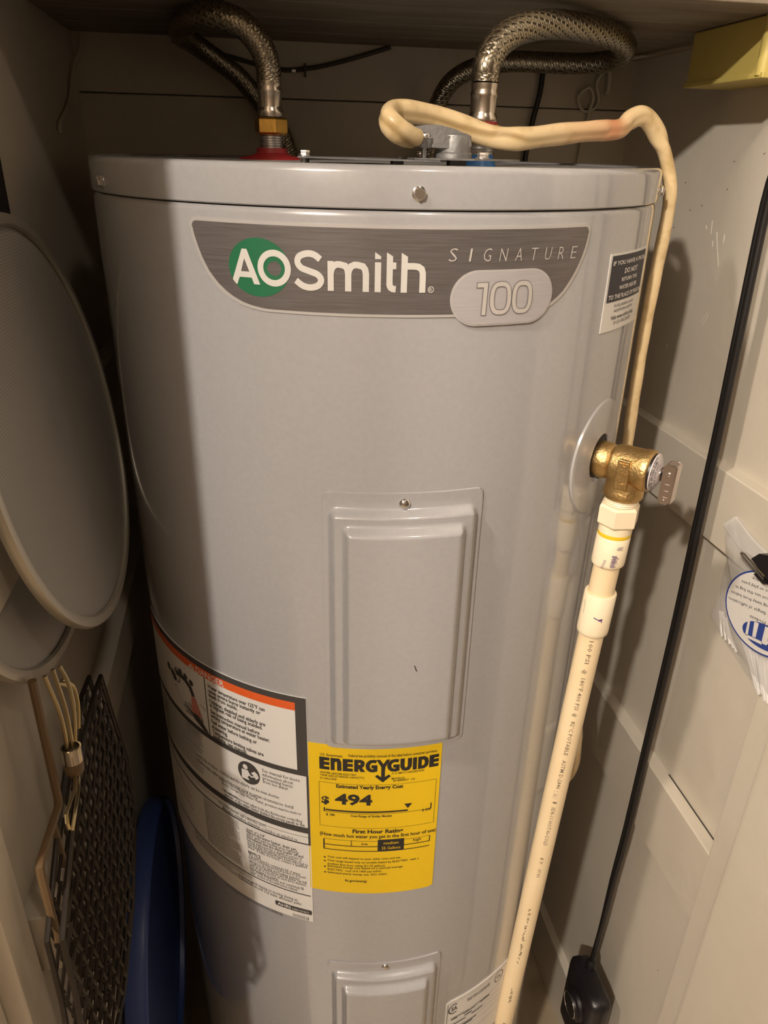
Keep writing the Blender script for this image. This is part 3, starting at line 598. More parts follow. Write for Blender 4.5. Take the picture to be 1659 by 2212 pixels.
# manual pictogram: white figure with an open booklet on a black disc
pd.ellipse(U(-126.55), 0.6564, 0.0132, 0.0146, 36)
pfg.ellipse(U(-127.35), 0.6635, 0.0030, 0.0032, 16)
pfg.poly([(U(-128.4), 0.6590), (U(-126.7), 0.6600), (U(-126.1), 0.6545), (U(-126.9), 0.6510), (U(-126.4), 0.6470), (U(-128.5), 0.6470)])
pfg.stroke([(U(-127.0), 0.6575), (U(-125.9), 0.6532), (U(-124.9), 0.6545)], 0.0018)
pfg.poly([(U(-125.9), 0.6580), (U(-124.9), 0.6620), (U(-124.1), 0.6590), (U(-124.9), 0.6548)]); pfg.poly([(U(-124.9), 0.6545), (U(-124.1), 0.6588), (U(-123.9), 0.6550), (U(-124.7), 0.6510)])
# black band, thin boxed lines, rule
pd.rect(A0, 0.5966, A1 - 0.0010, 0.6046); pd.rect(A0, 0.5908, A1 - 0.0010, 0.5912); pd.rect(A0, 0.5800, A1 - 0.0004, 0.5817); pd.rect(A0, 0.5020, U(-112.4), 0.5034)
# long runs of print too small to read: broken grey bars
rnd = random.Random(3)
def micro(u0, u1, z0, z1, step, hh):
    z = z1
    while z > z0:
        u = u0; end = u1 - rnd.random() * 0.3 * (u1 - u0) * (rnd.random() < 0.3)
        while u < end:
            w_ = 0.0012 + rnd.random() * 0.0032; pg.rect(u, z, min(u + w_, end), z + hh); u += w_ + 0.0009
        z -= step
micro(U(-163), U(-141.5), 0.6120, 0.6700, 0.0038, 0.0015); micro(U(-147), U(-140.5), 0.6470, 0.6720, 0.0034, 0.0014)
micro(U(-143.0), U(-130.8), 0.5070, 0.5750, 0.0031, 0.0014); micro(U(-150), U(-128), 0.4850, 0.4985, 0.0031, 0.0014); micro(U(-164), U(-158), 0.585, 0.66, 0.004, 0.0015)
for z in (0.570, 0.552): pst.stroke([(U(-158), z), (U(-153), z - 0.012), (U(-149), z - 0.018)], 0.0012)
pd.rect(U(-121.55), 0.4722, U(-112.5), 0.4795); pd.ellipse(U(-121.5), 0.47585, 0.0012, 0.00365, 14); pd.ellipse(U(-112.5), 0.47585, 0.0012, 0.00365, 14)
for st, a, b_, z, h in AHRI: cyl_line(pah, st, a, b_, 0.4742, 0.0042 if st == 'AHRI' else 0.0026, 0.02 if st == 'AHRI' else 0.0)

# ---- small contact label (right), rating plate (bottom right)
n = 16
nl = sheet('contact_label', M['white'], WH, [(U(-55.3) + (U(-36.9) - U(-55.3)) * k / n, 0.0 + 1.0892, 1.1500) for k in range(n + 1)], R + 0.0004, R - 0.0004)
nl['label'] = 'small white label with a black upper half'
pn_ = Print(R + 0.0007); pn_.rect(U(-54.7), 1.1129, U(-38.2), 1.1485)
nw = Print(R + 0.0010); nb = Print(R + 0.0007)
for st, a, b_, z, h in NOTE_W: cyl_line(nw, st, a, b_, z, h, 0.028)
for st, a, b_, z, h in NOTE_B: cyl_line(nb, st, a, b_, z, h, 0.012 if 'www' in st else 0.0)
n = 20
rl = sheet('rating_label', M['white'], WH, [(U(-76.9) + (U(-50.0) - U(-76.9)) * k / n, 0.170, 0.2925 - (0.003 if k == 0 else 0.0)) for k in range(n + 1)], R + 0.0004, R - 0.0004)
rl['label'] = 'white rating plate with black approval marks'
pr_ = Print(R + 0.0007)
pr_.rect(U(-76.4), 0.2865, U(-50.2), 0.2869); pr_.rect(U(-76.4), 0.172, U(-76.25), 0.2867)
for st, a, b_, z, h in RATING: cyl_line(pr_, st, a, b_, z, max(0.0020, min(h, 0.0034)), 0.004)
for z in (0.2560, 0.2445, 0.2330, 0.2215, 0.205): pr_.rect(U(-76.1), z, U(-57), z + 0.0003)
for z, a, b_ in ((0.2515, -75, -73), (0.2515, -71, -67), (0.2460, -70.5, -68), (0.2515, -65, -61.5), (0.2400, -75, -70), (0.2400, -68, -64), (0.2290, -74, -66), (0.2260, -73, -67.5)): pr_.rect(U(a), z, U(b_), z + 0.0020)
# approval marks: a C-shaped ring with SA inside, and a round UL mark
cs = [(U(-74.4) + 0.0072 * math.cos(t), 0.2742 + 0.0086 * math.sin(t)) for t in [math.radians(55 + 250 * k / 24) for k in range(25)]]
pr_.stroke(cs, 0.0017); cyl_line(pr_, 'SA', -75.2, -73.3, 0.2710, 0.0070, 0.03)
pr_.ring(U(-58.3), 0.2755, 0.0075, 0.0098, 0.0010, 28); cyl_line(pr_, 'UL', -59.1, -57.5, 0.2725, 0.0055, 0.01)
flush_text()
for p_, nm, m_, par in ((lg, 'logo_lettering', M['silver'], bg), (sg, 'series_lettering', M['silver2'], bg), (n1, 'numeral_outline', M['dark_outline'], bg), (n2, 'numerals', M['silver2'], bg),
                        (pe, 'black_print', M['black'], el), (py, 'yellow_print', M['yellow'], el), (pd, 'black_print', M['ink'], dl), (po, 'orange_band', M['orange'], dl), (po2, 'warning_mark', M['orange'], dl),
                        (pw, 'danger_lettering', M['white_ink'], dl), (pim, 'band_lettering', M['white_ink'], dl), (pah, 'certified_lettering', M['white_ink'], dl), (pfg, 'reader_pictogram', M['white_ink'], dl), (pst, 'faded_sketch', M['pink'], dl), (pg, 'small_print', M['grey_ink'], dl), (pp, 'red_water', M['pink'], dl), (pn_, 'black_panel', M['navy'], nl), (nw, 'white_print', M['white_ink'], nl), (nb, 'black_print', M['ink'], nl), (pr_, 'black_print', M['ink'], rl)):
    p_.obj(nm, m_, par)

# ---- plastic collar and dark opening round the relief valve
VA = math.radians(-47.9); vx, vy = math.cos(VA), math.sin(VA); VZ = 0.9725
def collar(s, r0, r1, nm, m, h0, h1):
    V = []; Fc = []; N = 48
    for i, (rr, hh) in enumerate(((r0, h0), (r0 + 0.001, h1), (r1 - 0.004, h1 * 0.9), (r1 - 0.001, h1 * 0.6), (r1, -0.001))):
        for k in range(N):
            a = 2 * math.pi * k / N; V.append(cyl((VA + math.pi / 2) * R + rr * math.cos(a), VZ + 0.0005 + rr * 1.16 * math.sin(a), R + hh))
    for i in range(4):
        for k in range(N): Fc.append((i * N + k, i * N + (k + 1) % N, i * N + N + (k + 1) % N, i * N + N + k))
    return mk(nm, V, Fc, m, WH)
collar(0, 0.0185, 0.0470, 'valve_collar', M['grey_plastic'], -0.001, 0.0022)
B().lathe([(0.0002, 0), (0.0205, 0), (0.0205, 0.0006), (0.0002, 0.0006)], (vx * 0.2599, vy * 0.2599, VZ + 0.002), (vx, vy, 0), 40).obj('valve_opening', M['seam'], WH)

# ---- connections on top of the heater
def nipple(x, y, m, nm, z_top, zr, k_):
    b = B(); b.lathe([(q * k_, z) for q, z in ((0.031 if k_ == 1 else 0.018, 1.2080), (0.029 if k_ == 1 else 0.017, 1.2098), (0.0170 if k_ == 1 else 0.0150, 1.2122), (0.0142, 1.2140), (0.0137, zr), (0.0110, zr))], (x, y, 0), n=40); b.obj(nm, m, WH)
    pf = [(0.0095, 1.2120)]; z = zr - 0.001
    while z < z_top: pf += [(0.0100, z), (0.0108, z + 0.0008), (0.0100, z + 0.0016)]; z += 0.0020
    b = B(); b.lathe(pf, (x, y, 0), n=32); b.obj('threaded_nipple', M['zinc'], WH)
NL, NR = (-0.0993, -0.0100), (0.0638, -0.1270)
nipple(*NL, M['red'], 'hot_ring', 1.2330, 1.2180, 1.0); nipple(*NR, M['blue_ring'], 'cold_ring', 1.2320, 1.2172, 0.76)
# wiring cover plates, screwed flat on the top
def plate(poly, z0, z1, nm, screws):
    b = B(); b.prism(poly, z0, z1, lambda a, c, h: (a, c, h)); o = b.obj(nm, M['cast'], WH, smooth=False)
    for x, y in screws:
        bb = B(); bb.lathe([(0.0048, 0), (0.0050, 0.0007), (0.0042, 0.0011)], (x, y, z1), n=20); bb.hexnut((x, y, z1 + 0.0009), (0, 0, 1), 0.0040, 0.0036, 0.2); bb.obj('plate_screw', M['chrome'], o)
plate([(-0.086, -0.150), (-0.080, -0.156), (-0.012, -0.230), (0.006, -0.228), (0.004, -0.150), (-0.02, -0.10), (-0.07, -0.11)], 1.2118, 1.2128, 'cover_plate', [(-0.0800, -0.143)])
plate([(-0.012, -0.2290), (0.030, -0.2270), (0.066, -0.203), (0.076, -0.190), (0.070, -0.180), (0.02, -0.165), (-0.012, -0.17)], 1.2130, 1.2140, 'junction_plate', [(0.0405, -0.2120), (0.0035, -0.181)])
B().lathe([(0.0035, 1.2075), (0.0035, 1.2118)], (-0.080, -0.143, 0), n=16).obj('plate_spacer', M['cast'], WH)
B().box((0.020, -0.20, 1.2075), (0.032, -0.19, 1.2131)).obj('plate_spacer', M['cast'], WH)
B().box((-0.02, -0.19, 1.2075), (-0.012, -0.18, 1.2119)).obj('plate_spacer', M['cast'], WH)

# ------------------------------------------------------------------ cast cable clamp on the junction plate
cx0, cy0, cz0 = 0.0245, -0.1905, 1.2140
cc = empty('cable_clamp', (cx0, cy0, cz0), 'cast zinc cable clamp gripping the beige cable on top of the heater', 'clamp')
b = B(); b.lathe([(0.0138, cz0), (0.0138, cz0 + 0.003), (0.0128, cz0 + 0.004), (0.0128, cz0 + 0.0125), (0.0120, cz0 + 0.0150), (0.0085, cz0 + 0.0165), (0.0070, cz0 + 0.0165)], (cx0, cy0, 0), n=40)
b.obj('clamp_body', M['cast'], cc)
b = B(); poly = [(-0.0085, 1.2215), (0.006, 1.2205), (0.020, 1.2190), (0.030, 1.2200), (0.0355, 1.2225), (0.033, 1.2290), (0.022, 1.2330), (0.011, 1.2352), (0.001, 1.2350), (-0.0085, 1.2335)]
b.prism([(a, c) for a, c in poly], cy0 - 0.0095, cy0 + 0.010, lambda a, c, h: (a, h, c)); o = b.obj('clamp_saddle', M['cast'], cc, smooth=False)
b = B(); b.prism([(0.0045, 1.2208), (0.0285, 1.2203), (0.0300, 1.2250), (0.0120, 1.2300)], cy0 - 0.0112, cy0 - 0.0095, lambda a, c, h: (a, h, c)); b.obj('clamp_rib', M['cast'], cc, smooth=False)
B().lathe([(0.0016, 0), (0.0016, 0.0008), (0.0009, 0.0010), (0.0009, 0.0002)], (0.0215, cy0 - 0.0110, 1.2268), (0, -1, 0), 16).obj('cast_mark', M['cast'], cc)
sx, sy = 0.0008, cy0 - 0.0085
b = B(); b.lathe([(0.0052, 1.2205), (0.0056, 1.2215), (0.0056, 1.2255), (0.0050, 1.2262)], (sx, sy, 0), n=28); b.obj('screw_boss', M['cast'], cc)
b = B(); pf = [(0.0019, 1.2142)]; z = 1.2145
while z < 1.2204: pf += [(0.0019, z), (0.0023, z + 0.0004)]; z += 0.0008
pf += [(0.0019, 1.2262), (0.0056, 1.2263), (0.0056, 1.2269), (0.0041, 1.2271), (0.0041, 1.2288), (0.0030, 1.2303), (0.0012, 1.2308)]
b.lathe(pf, (sx, sy, 0), n=24); b.box((sx - 0.0031, sy - 0.0004, 1.2301), (sx + 0.0031, sy + 0.0004, 1.2309)); b.obj('clamp_screw', M['zinc'], cc)

# ------------------------------------------------------------------ braided water hoses
def hose(x, y, zb, pts, label):
    e = empty('water_hose', (x, y, zb), label, 'hose', None)
    b = B(); b.hexnut((x, y, zb), (0, 0, 1), 0.0150, 0.0140, 0.25 if x < 0 else 0.05); b.obj('hex_nut', M['brass_nut'], e, angle=25)
    b = B(); b.lathe([(0.0090, zb + 0.0138), (0.0112, zb + 0.0145), (0.0118, zb + 0.0168), (0.0116, zb + 0.0195), (0.0105, zb + 0.0215), (0.0104, zb + 0.0228), (0.0104, zb + 0.0325), (0.0109, zb + 0.0338), (0.0110, zb + 0.0356), (0.0103, zb + 0.0376), (0.0106, zb + 0.0392), (0.0108, zb + 0.0425), (0.0100, zb + 0.0430)], (x, y, 0), n=40); b.obj('ferrule', M['steel'], e)
    P = spline(pts, 0.0008); L = [0.0]
    for i in range(1, len(P)): L.append(L[-1] + (P[i] - P[i - 1]).length)
    b = B(); b.tube(P[::4], 0.0101, 16); b.obj('hose_core', M['braid_core'], e)
    fr = frames(P); n = 16; rad = 0.0105; lead = 0.080; V = []; Fc = []
    for d in (1, -1):
        for i in range(n):
            base = len(V)
            for k, p in enumerate(P):
                th = 2 * math.pi * L[k] / lead; ph = d * th + 2 * math.pi * i / n
                off = math.sin(th * n / 2 - i * math.pi / 2 + math.pi / 4) if d == 1 else -math.sin(th * n - i * math.pi / 2 + math.pi / 4)
                r = rad + 0.00045 * off; u, w = fr[k]; hw = 0.00175 / rad
                for s in (-1, 0, 1):
                    a = ph + s * hw; V.append(p + (u * math.cos(a) + w * math.sin(a)) * (r + (0.00025 if s == 0 else 0)))
            for k in range(len(P) - 1):
                for s in (0, 1): q = base + 3 * k + s; Fc.append((q, q + 1, q + 4, q + 3))
    o = mk('braid', V, Fc, M['braid'], e, angle=80); o['kind'] = 'stuff'
    return e
hose(NL[0], NL[1], 1.2288, [(-0.0993, -0.0100, 1.2690), (-0.0996, -0.0100, 1.2780), (-0.1010, -0.0105, 1.2865), (-0.1062, -0.0136, 1.2980), (-0.1171, -0.0160, 1.3095), (-0.1321, -0.0127, 1.3165), (-0.1485, 0.0046, 1.3205), (-0.1654, 0.0485, 1.3225), (-0.1794, 0.1121, 1.3230), (-0.1818, 0.1736, 1.3225), (-0.1712, 0.2225, 1.3206), (-0.1475, 0.2486, 1.3083), (-0.122, 0.2642, 1.2916), (-0.0986, 0.2730, 1.2659), (-0.0745, 0.2785, 1.2337), (-0.0637, 0.2820, 1.2000), (-0.060, 0.2830, 1.15)], 'braided steel hose rising from the red ring on the heater')
hr = hose(NR[0], NR[1], 1.2245, [(0.0638, -0.1270, 1.2680), (0.0640, -0.1270, 1.2740), (0.0646, -0.1268, 1.2805), (0.0745, -0.1186, 1.2945), (0.096, -0.1023, 1.3070), (0.1353, -0.0689, 1.3165), (0.186, -0.0276, 1.3205), (0.2373, 0.0239, 1.3215), (0.2752, 0.0778, 1.3193), (0.288, 0.1263, 1.3146), (0.2704, 0.1601, 1.3128), (0.2359, 0.1869, 1.3145), (0.1966, 0.2044, 1.3158), (0.1622, 0.2211, 1.3117), (0.1345, 0.2400, 1.2981), (0.122, 0.2600, 1.2761), (0.118, 0.2760, 1.2450), (0.117, 0.2830, 1.2000), (0.116, 0.2830, 1.15)], 'braided steel hose rising from the blue ring behind the beige cable')
B().lathe([(0.0120, 1.2380), (0.0126, 1.2384), (0.0126, 1.2400), (0.0116, 1.2404)], (NR[0], NR[1], 0), n=32).obj('red_washer', M['red'], hr)

# ------------------------------------------------------------------ beige power cable
CB = [(-0.0085, -0.2060, 1.2262), (-0.0135, -0.2110, 1.2270), (-0.0185, -0.2150, 1.2288), (-0.0225, -0.2176, 1.2305), (-0.0277, -0.2164, 1.2351), (-0.0273, -0.2063, 1.2395), (-0.0209, -0.1923, 1.2425), (-0.0076, -0.1846, 1.2431), (0.0127, -0.1762, 1.2410), (0.0343, -0.1752, 1.2355), (0.055, -0.1791, 1.2294), (0.0769, -0.1801, 1.2280), (0.1112, -0.1662, 1.2318), (0.1493, -0.1479, 1.2356), (0.1740, -0.1340, 1.2372), (0.1840, -0.1275, 1.2395), (0.1927, -0.1204, 1.2450), (0.2071, -0.1129, 1.2490), (0.2205, -0.1075, 1.2430), (0.2370, -0.1020, 1.2260), (0.2470, -0.1010, 1.2069), (0.2525, -0.1010, 1.1881), (0.2535, -0.1010, 1.1648), (0.2525, -0.1010, 1.1325), (0.2510, -0.1015, 1.0989), (0.2505, -0.1015, 1.0638), (0.2520, -0.1000, 1.0259), (0.2550, -0.0961, 0.9858), (0.2610, -0.0872, 0.9414), (0.2660, -0.0726, 0.8803), (0.2680, -0.0618, 0.7911), (0.2710, -0.052, 0.6849), (0.2770, -0.0492, 0.5701), (0.2860, -0.0512, 0.4892), (0.2865, -0.0513, 0.4377), (0.2780, -0.0350, 0.3950), (0.279, -0.005, 0.37)]
P = spline(CB, 0.0025)
def cref(p):
    w = sm((p.z - 1.222) / 0.016); t = Vector((-p.y, p.x, 0)).normalized()
    tilt = Vector((0.25, -0.35, 0)) * (1 if p.x < 0.16 else 0.2)
    return (Vector((0, 0, 1)) + tilt) * w + t * (1 - w)
fr = frames(P, cref); V = []; Fc = []; n = 28; st = []; gr = []
rnd = random.Random(5)
for k, (p, (u, w)) in enumerate(zip(P, fr)):
    wob = 1 + 0.03 * math.sin(k * 0.37) + 0.02 * math.sin(k * 0.11 + 1)
    kink = math.exp(-((k - 0) / 6.0) ** 2)
    for j in range(n):
        a = 2 * math.pi * j / n; g = 1 - 0.13 * max(0.0, math.cos(2 * (a - math.pi / 2))) ** 8
        V.append(p + u * (math.cos(a) * 0.0080 * wob) + w * (math.sin(a) * 0.0062 * wob * g))
        gr.append(min(0.85, (max(0.0, math.cos(2 * (a - math.pi / 2))) ** 6) * (0.55 + 0.35 * math.sin(k * 0.13 + 2) + 0.25 * math.sin(k * 0.041)) * (1 if p.z > 1.215 else 0.45)))  # dirt line along the groove, with the groove's shading painted in
        st.append(max(0.0, math.exp(-((p.x - 0.170) / 0.011) ** 2) if p.z > 1.22 else 0) * 0.62 + (0.34 * math.exp(-((p.x - 0.148) / 0.030) ** 2) if p.z > 1.22 else 0))
for k in range(len(P) - 1):
    for j in range(n): Fc.append((k * n + j, k * n + (j + 1) % n, (k + 1) * n + (j + 1) % n, (k + 1) * n + j))
Fc.append(tuple(range(n))); Fc.append(tuple((len(P) - 1) * n + j for j in range(n)))
ec = mk('power_cable', V, Fc, M['cable'], angle=70)
at = ec.data.attributes.new('stain', 'FLOAT', 'POINT'); at.data.foreach_set('value', st)
at = ec.data.attributes.new('grime_shade', 'FLOAT', 'POINT'); at.data.foreach_set('value', gr)
tag(ec, 'yellowed beige power cable looping over the heater top and down its right side', 'cable')

# ------------------------------------------------------------------ relief valve
rv = empty('relief_valve', (vx * 0.2886, vy * 0.2886, 0.9430), 'brass relief valve with a hanging lever on the right side of the heater', 'valve')
ax = (vx, vy, 0); o3 = (0, 0, VZ)
b = B(); b.lathe([(0.0120, 0.2605), (0.0158, 0.2606), (0.0166, 0.2625), (0.0167, 0.2680), (0.0160, 0.2725), (0.0146, 0.2745), (0.0160, 0.2760), (0.0172, 0.2785), (0.0172, 0.2805), (0.0177, 0.2825), (0.0179, 0.3010), (0.0187, 0.3030), (0.0188, 0.3085), (0.0180, 0.3100), (0.0172, 0.3106)], o3, ax, 48)
b.obj('valve_body', M['brass'], rv)
pc0 = (vx * 0.2886, vy * 0.2886)
b = B(); b.lathe([(0.0164, 0.9700), (0.0164, 0.9570), (0.0166, 0.9520), (0.0176, 0.9490), (0.0176, 0.9445), (0.0166, 0.9430), (0.0120, 0.9430)], (*pc0, 0), n=48); b.obj('valve_outlet', M['brass'], rv)
nv = (vy, -vx)   # horizontal, across the barrel, towards the doorway
def vloc(s, t, z): return (vx * s + nv[0] * t, vy * s + nv[1] * t, VZ + z)
def vbox(name, s0, s1, t0, t1, z0, z1, m, par, bev=0.0006):
    bb = B(); bb.box((s0, t0, z0), (s1, t1, z1), bev); bb.V = [vloc(*v) for v in bb.V]; return bb.obj(name, m, par, smooth=False)
vbox('raised_plate', 0.2855, 0.2965, 0.0150, 0.0192, -0.0165, 0.0110, M['brass'], rv, 0.0012)
for z0, z1, s0, s1 in ((0.0030, 0.0060, 0.2905, 0.2935), (-0.0100, -0.0005, 0.2905, 0.2915), (-0.0100, -0.0005, 0.2935, 0.2945), (-0.0115, -0.0103, 0.2900, 0.2950), (0.0075, 0.0083, 0.2870, 0.2950)):
    vbox('raised_mark', s0, s1, 0.0188, 0.0199, z0, z1, M['brass'], rv, 0.0002)
b = B(); b.lathe([(0.0166, 0.3090), (0.0162, 0.3122), (0.0100, 0.3122)], o3, ax, 40); b.obj('bonnet_ring', M['black_plastic'], rv)
b = B(); b.lathe([(0.0120, 0.3118), (0.0170, 0.3126), (0.0168, 0.3134), (0.0078, 0.3180), (0.0070, 0.3180)], o3, ax, 48); tg = b.obj('data_tag', M['tag'], rv)
tb = B()
def tagline(string, t_, size, span0, span1):
    s_, r_ = 0.3136 + 0.0046 * t_, 0.0166 - 0.0090 * t_
    def fn(co, x0, x1):
        out = []
        for v in co:
            a = math.radians(span0 + (span1 - span0) * (v.x - x0) / (x1 - x0)); q = v.y / CAP[0] * size
            s1, r1 = s_ - q * 0.46 + 0.0003, r_ + q * 0.88 + 0.0002
            out.append(vloc(s1, r1 * math.cos(a), r1 * math.sin(a)))
        return out
    text(tb, string, fn, 0.01, 1)
tagline('RELIEF & TEMP STEAM & THERM', 0.10, 0.0014, 75, -75); tagline('MAX HEATER  BTU/HR', 0.38, 0.0022, 60, -60); tagline('100 PSI 210 F', 0.64, 0.0012, 60, -60)
flush_text(); tb.obj('tag_print', M['ink'], tg, smooth=False)
b = B(); b.lathe([(0.0066, 0.3170), (0.0066, 0.3188), (0.0050, 0.3198), (0.0028, 0.3200), (0.0028, 0.3300)], o3, ax, 24); b.obj('stem', M['chrome'], rv)
# test lever: a folded steel channel hanging from a pin
lv = B()
def lpoly(t0, t1): 
    q = [(0.3205, 0.0095), (0.3227, 0.0120), (0.3305, 0.0125), (0.3321, 0.0100), (0.3310, -0.0215), (0.3283, -0.0245), (0.3235, -0.0243), (0.3210, -0.0210)]
    lv.prism(q, t0, t1, lambda s, z, t: vloc(s, t, z))
lpoly(0.0052, 0.0060); lpoly(-0.0060, -0.0052)
lv.prism([(0.3311, -0.0225), (0.3319, -0.0225), (0.3325, 0.0105), (0.3315, 0.0120), (0.3245, 0.0128), (0.3245, 0.0120), (0.3309, 0.0113), (0.3315, 0.0100)], -0.0060, 0.0060, lambda s, z, t: vloc(s, t, z))
lev = lv.obj('lever', M['lever'], rv, smooth=False)
pb = B(); pb.lathe([(0.0019, -0.0078), (0.0019, 0.0064), (0.0016, 0.0072), (0.0006, 0.0076)], vloc(0.3263, 0, 0.0035), (nv[0], nv[1], 0), 16); pb.obj('lever_pin', M['chrome'], rv)
for zz in (-0.006, -0.012, -0.018): vbox('lever_mark', 0.3245 + 0.0003 * (zz * 300 % 2), 0.3285, 0.0059, 0.00635, zz - 0.0004, zz + 0.0004, M['lever'], lev, 0.0001)
B().lathe([(0.0008, 0.0060), (0.0008, 0.0066), (0.0003, 0.0068)], vloc(0.3257, 0, -0.0205), (nv[0], nv[1], 0), 12).obj('lever_rivet', M['chrome'], lev)

# ------------------------------------------------------------------ discharge pipe
T0 = Vector((0.1935, -0.2141, 0.9426)); T1 = Vector((0.1604, -0.2161, 0.268)); TD = (T1 - T0) / (T0.z - T1.z)
def pa(z): return T0 + TD * (T0.z - z)
dp = empty('discharge_pipe', tuple(pa(ZF + 0.04)), 'cream plastic discharge pipe running down from the brass valve to the floor', 'pipe')
def seg(prof, nm, m, n=40, par=None, cap=True):
    V = []; Fc = []
    for r, z in prof:
        c = pa(z)
        for k in range(n): a = 2 * math.pi * k / n; V.append((c.x + r * math.cos(a), c.y + r * math.sin(a), z))
    for i in range(len(prof) - 1):
        for k in range(n): Fc.append((i * n + k, i * n + (k + 1) % n, (i + 1) * n + (k + 1) % n, (i + 1) * n + k))
    if cap: Fc += [tuple(range(n)), tuple((len(prof) - 1) * n + k for k in range(n))]
    return mk(nm, V, Fc, m, par if par else dp)
seg([(0.0122, 0.9060), (0.0122, 0.6), (0.0122, 0.3), (0.0122, 0.0), (0.0122, ZF + 0.04), (0.0100, ZF + 0.04), (0.0100, 0.0)], 'pipe', M['cpvc'])
ad = seg([(0.0112, 0.9426), (0.0146, 0.9425), (0.0150, 0.9408), (0.0144, 0.9400), (0.0150, 0.9388), (0.0144, 0.9380), (0.0148, 0.9366), (0.0135, 0.9360), (0.0135, 0.9150), (0.0151, 0.9145), (0.0151, 0.9085), (0.0120, 0.9080)], 'threaded_adapter', M['cpvc_light'])
b = B(); c = pa(0.925); b.hexnut((c.x, c.y, 0.9155), (0, 0, 1), 0.0188, 0.0205, 0.42); b.obj('hex_collar', M['cpvc_light'], ad, smooth=False)
seg([(0.0130, 0.9100), (0.0148, 0.9092), (0.0152, 0.9076), (0.0151, 0.9060), (0.0148, 0.9046), (0.0130, 0.9040)], 'glue_ring', M['glue'])
c1 = seg([(0.0124, 0.9046), (0.0146, 0.9050), (0.0152, 0.9042), (0.0153, 0.8780), (0.0150, 0.8752), (0.0140, 0.8742), (0.0122, 0.8742)], 'coupling', M['cpvc_light'])
c2 = seg([(0.0122, 0.8425), (0.0144, 0.8430), (0.0151, 0.8420), (0.0152, 0.8020), (0.0149, 0.7985), (0.0140, 0.7975), (0.0122, 0.7975)], 'coupling', M['cpvc_light'])
# print on the pipe and fittings, angle measured from the side that faces the doorway
FA = math.atan2(-0.56, -0.30)
def on_pipe(z, ang, r): c = pa(z); return (c.x + r * math.cos(FA + ang), c.y + r * math.sin(FA + ang), z)
PRINTS = []
def pipe_text(string, z0, z1, ang, size, bold=0.0):
    pb = B(); PRINTS.append(pb)
    def fn(co, x0, x1):
        return [on_pipe(z0 + (z1 - z0) * (v.x - x0) / (x1 - x0), ang + (v.y / CAP[0] * size) / 0.0122, 0.01235) for v in co]
    text(pb, string, fn, bold, 1)
for s_, z0, z1 in (('100 PSI', 0.7930, 0.7660), ('@', 0.7590, 0.7530), ('180\u00b0F 400 PSI', 0.7480, 0.7080), ('@', 0.7040, 0.6985), ('82\u00b0C POTABLE', 0.6930, 0.6470), ('ASTM D-2846', 0.6400, 0.5990), ('1', 0.5800, 0.5775), ('SDR-11 HOT-N-COLD', 0.5720, 0.5120), ('8 9', 0.4930, 0.4830), ('097 W3', 0.4740, 0.4600)):
    pipe_text(s_, z0, z1, -0.05, 0.0040, 0.008)
rnd = random.Random(11)
def dashes(z0, z1, ang, r, par_b, w=0.0038):
    z = z0
    while z > z1:
        h = 0.0008 + rnd.random() * 0.0022
        if rnd.random() < 0.72:
            for q in range(rnd.randint(1, 3)):
                a0 = ang + (rnd.random() - 0.5) * w / 0.0122 * 0.5; wq = (0.0006 + rnd.random() * 0.0016) / 0.0122
                par_b.add([on_pipe(z, a0, r), on_pipe(z, a0 + wq, r), on_pipe(z - h, a0 + wq, r), on_pipe(z - h, a0, r)], [(0, 1, 2, 3)])
        z -= h + 0.0009
for q_ in ((0.405, 0.300, 0.02), (0.255, 0.222, 0.05), (0.185, 0.020, 0.05)):
    PRINTS.append(B()); dashes(*q_, 0.0124, PRINTS[-1])
pb = B(); PRINTS.append(pb)
for z0, z1, a0, a1 in ((0.5960, 0.5957, -0.17, 0.17), (0.5850, 0.5847, -0.17, 0.17), (0.5960, 0.5847, -0.17, -0.155), (0.5960, 0.5847, 0.155, 0.17), (0.592, 0.5875, -0.08, -0.04), (0.592, 0.5875, 0.02, 0.06)):
    pb.add([on_pipe(z0, a0, 0.0124), on_pipe(z0, a1, 0.0124), on_pipe(z1, a1, 0.0124), on_pipe(z1, a0, 0.0124)], [(0, 1, 2, 3)])
flush_text()
for pb in PRINTS: pb.obj('pipe_print', M['pipe_ink'], dp, smooth=False)
def patch(bd, pts, r): bd.add([on_pipe(z, a, r) for a, z in pts], [tuple(range(len(pts)))])
m2 = B()
for (a0, z0), (a1, z1), w in (((-0.12, 0.8215), (0.22, 0.8192), 0.0011), ((0.22, 0.8192), (0.42, 0.8200), 0.0022), ((0.34, 0.8192), (0.42, 0.8170), 0.0018), ((-0.98, 0.8360), (-0.90, 0.8220), 0.0030)):
    K = 6
    for k in range(K):
        f, g = k / K, (k + 1) / K; A_, B_ = a0 + (a1 - a0) * f, a0 + (a1 - a0) * g; Z_, Y_ = z0 + (z1 - z0) * f, z0 + (z1 - z0) * g
        patch(m2, [(A_, Z_ - w / 2), (B_ + 0.01, Y_ - w / 2), (B_ + 0.01, Y_ + w / 2), (A_, Z_ + w / 2)], 0.01535)
m2.obj('primer_stain', M['purple'], c2, smooth=False)
m1 = B(); z = 0.8895
for k in range(15):
    a0 = 0.10 + 0.12 * rnd.random(); a1 = a0 + 0.25 + 0.12 * rnd.random(); h = 0.0003 + 0.0004 * rnd.random(); K = 4
    for q in range(K): patch(m1, [(a0 + (a1 - a0) * q / K, z), (a0 + (a1 - a0) * (q + 1) / K, z), (a0 + (a1 - a0) * (q + 1) / K, z - h), (a0 + (a1 - a0) * q / K, z - h)], 0.0155)
    z -= 0.00085
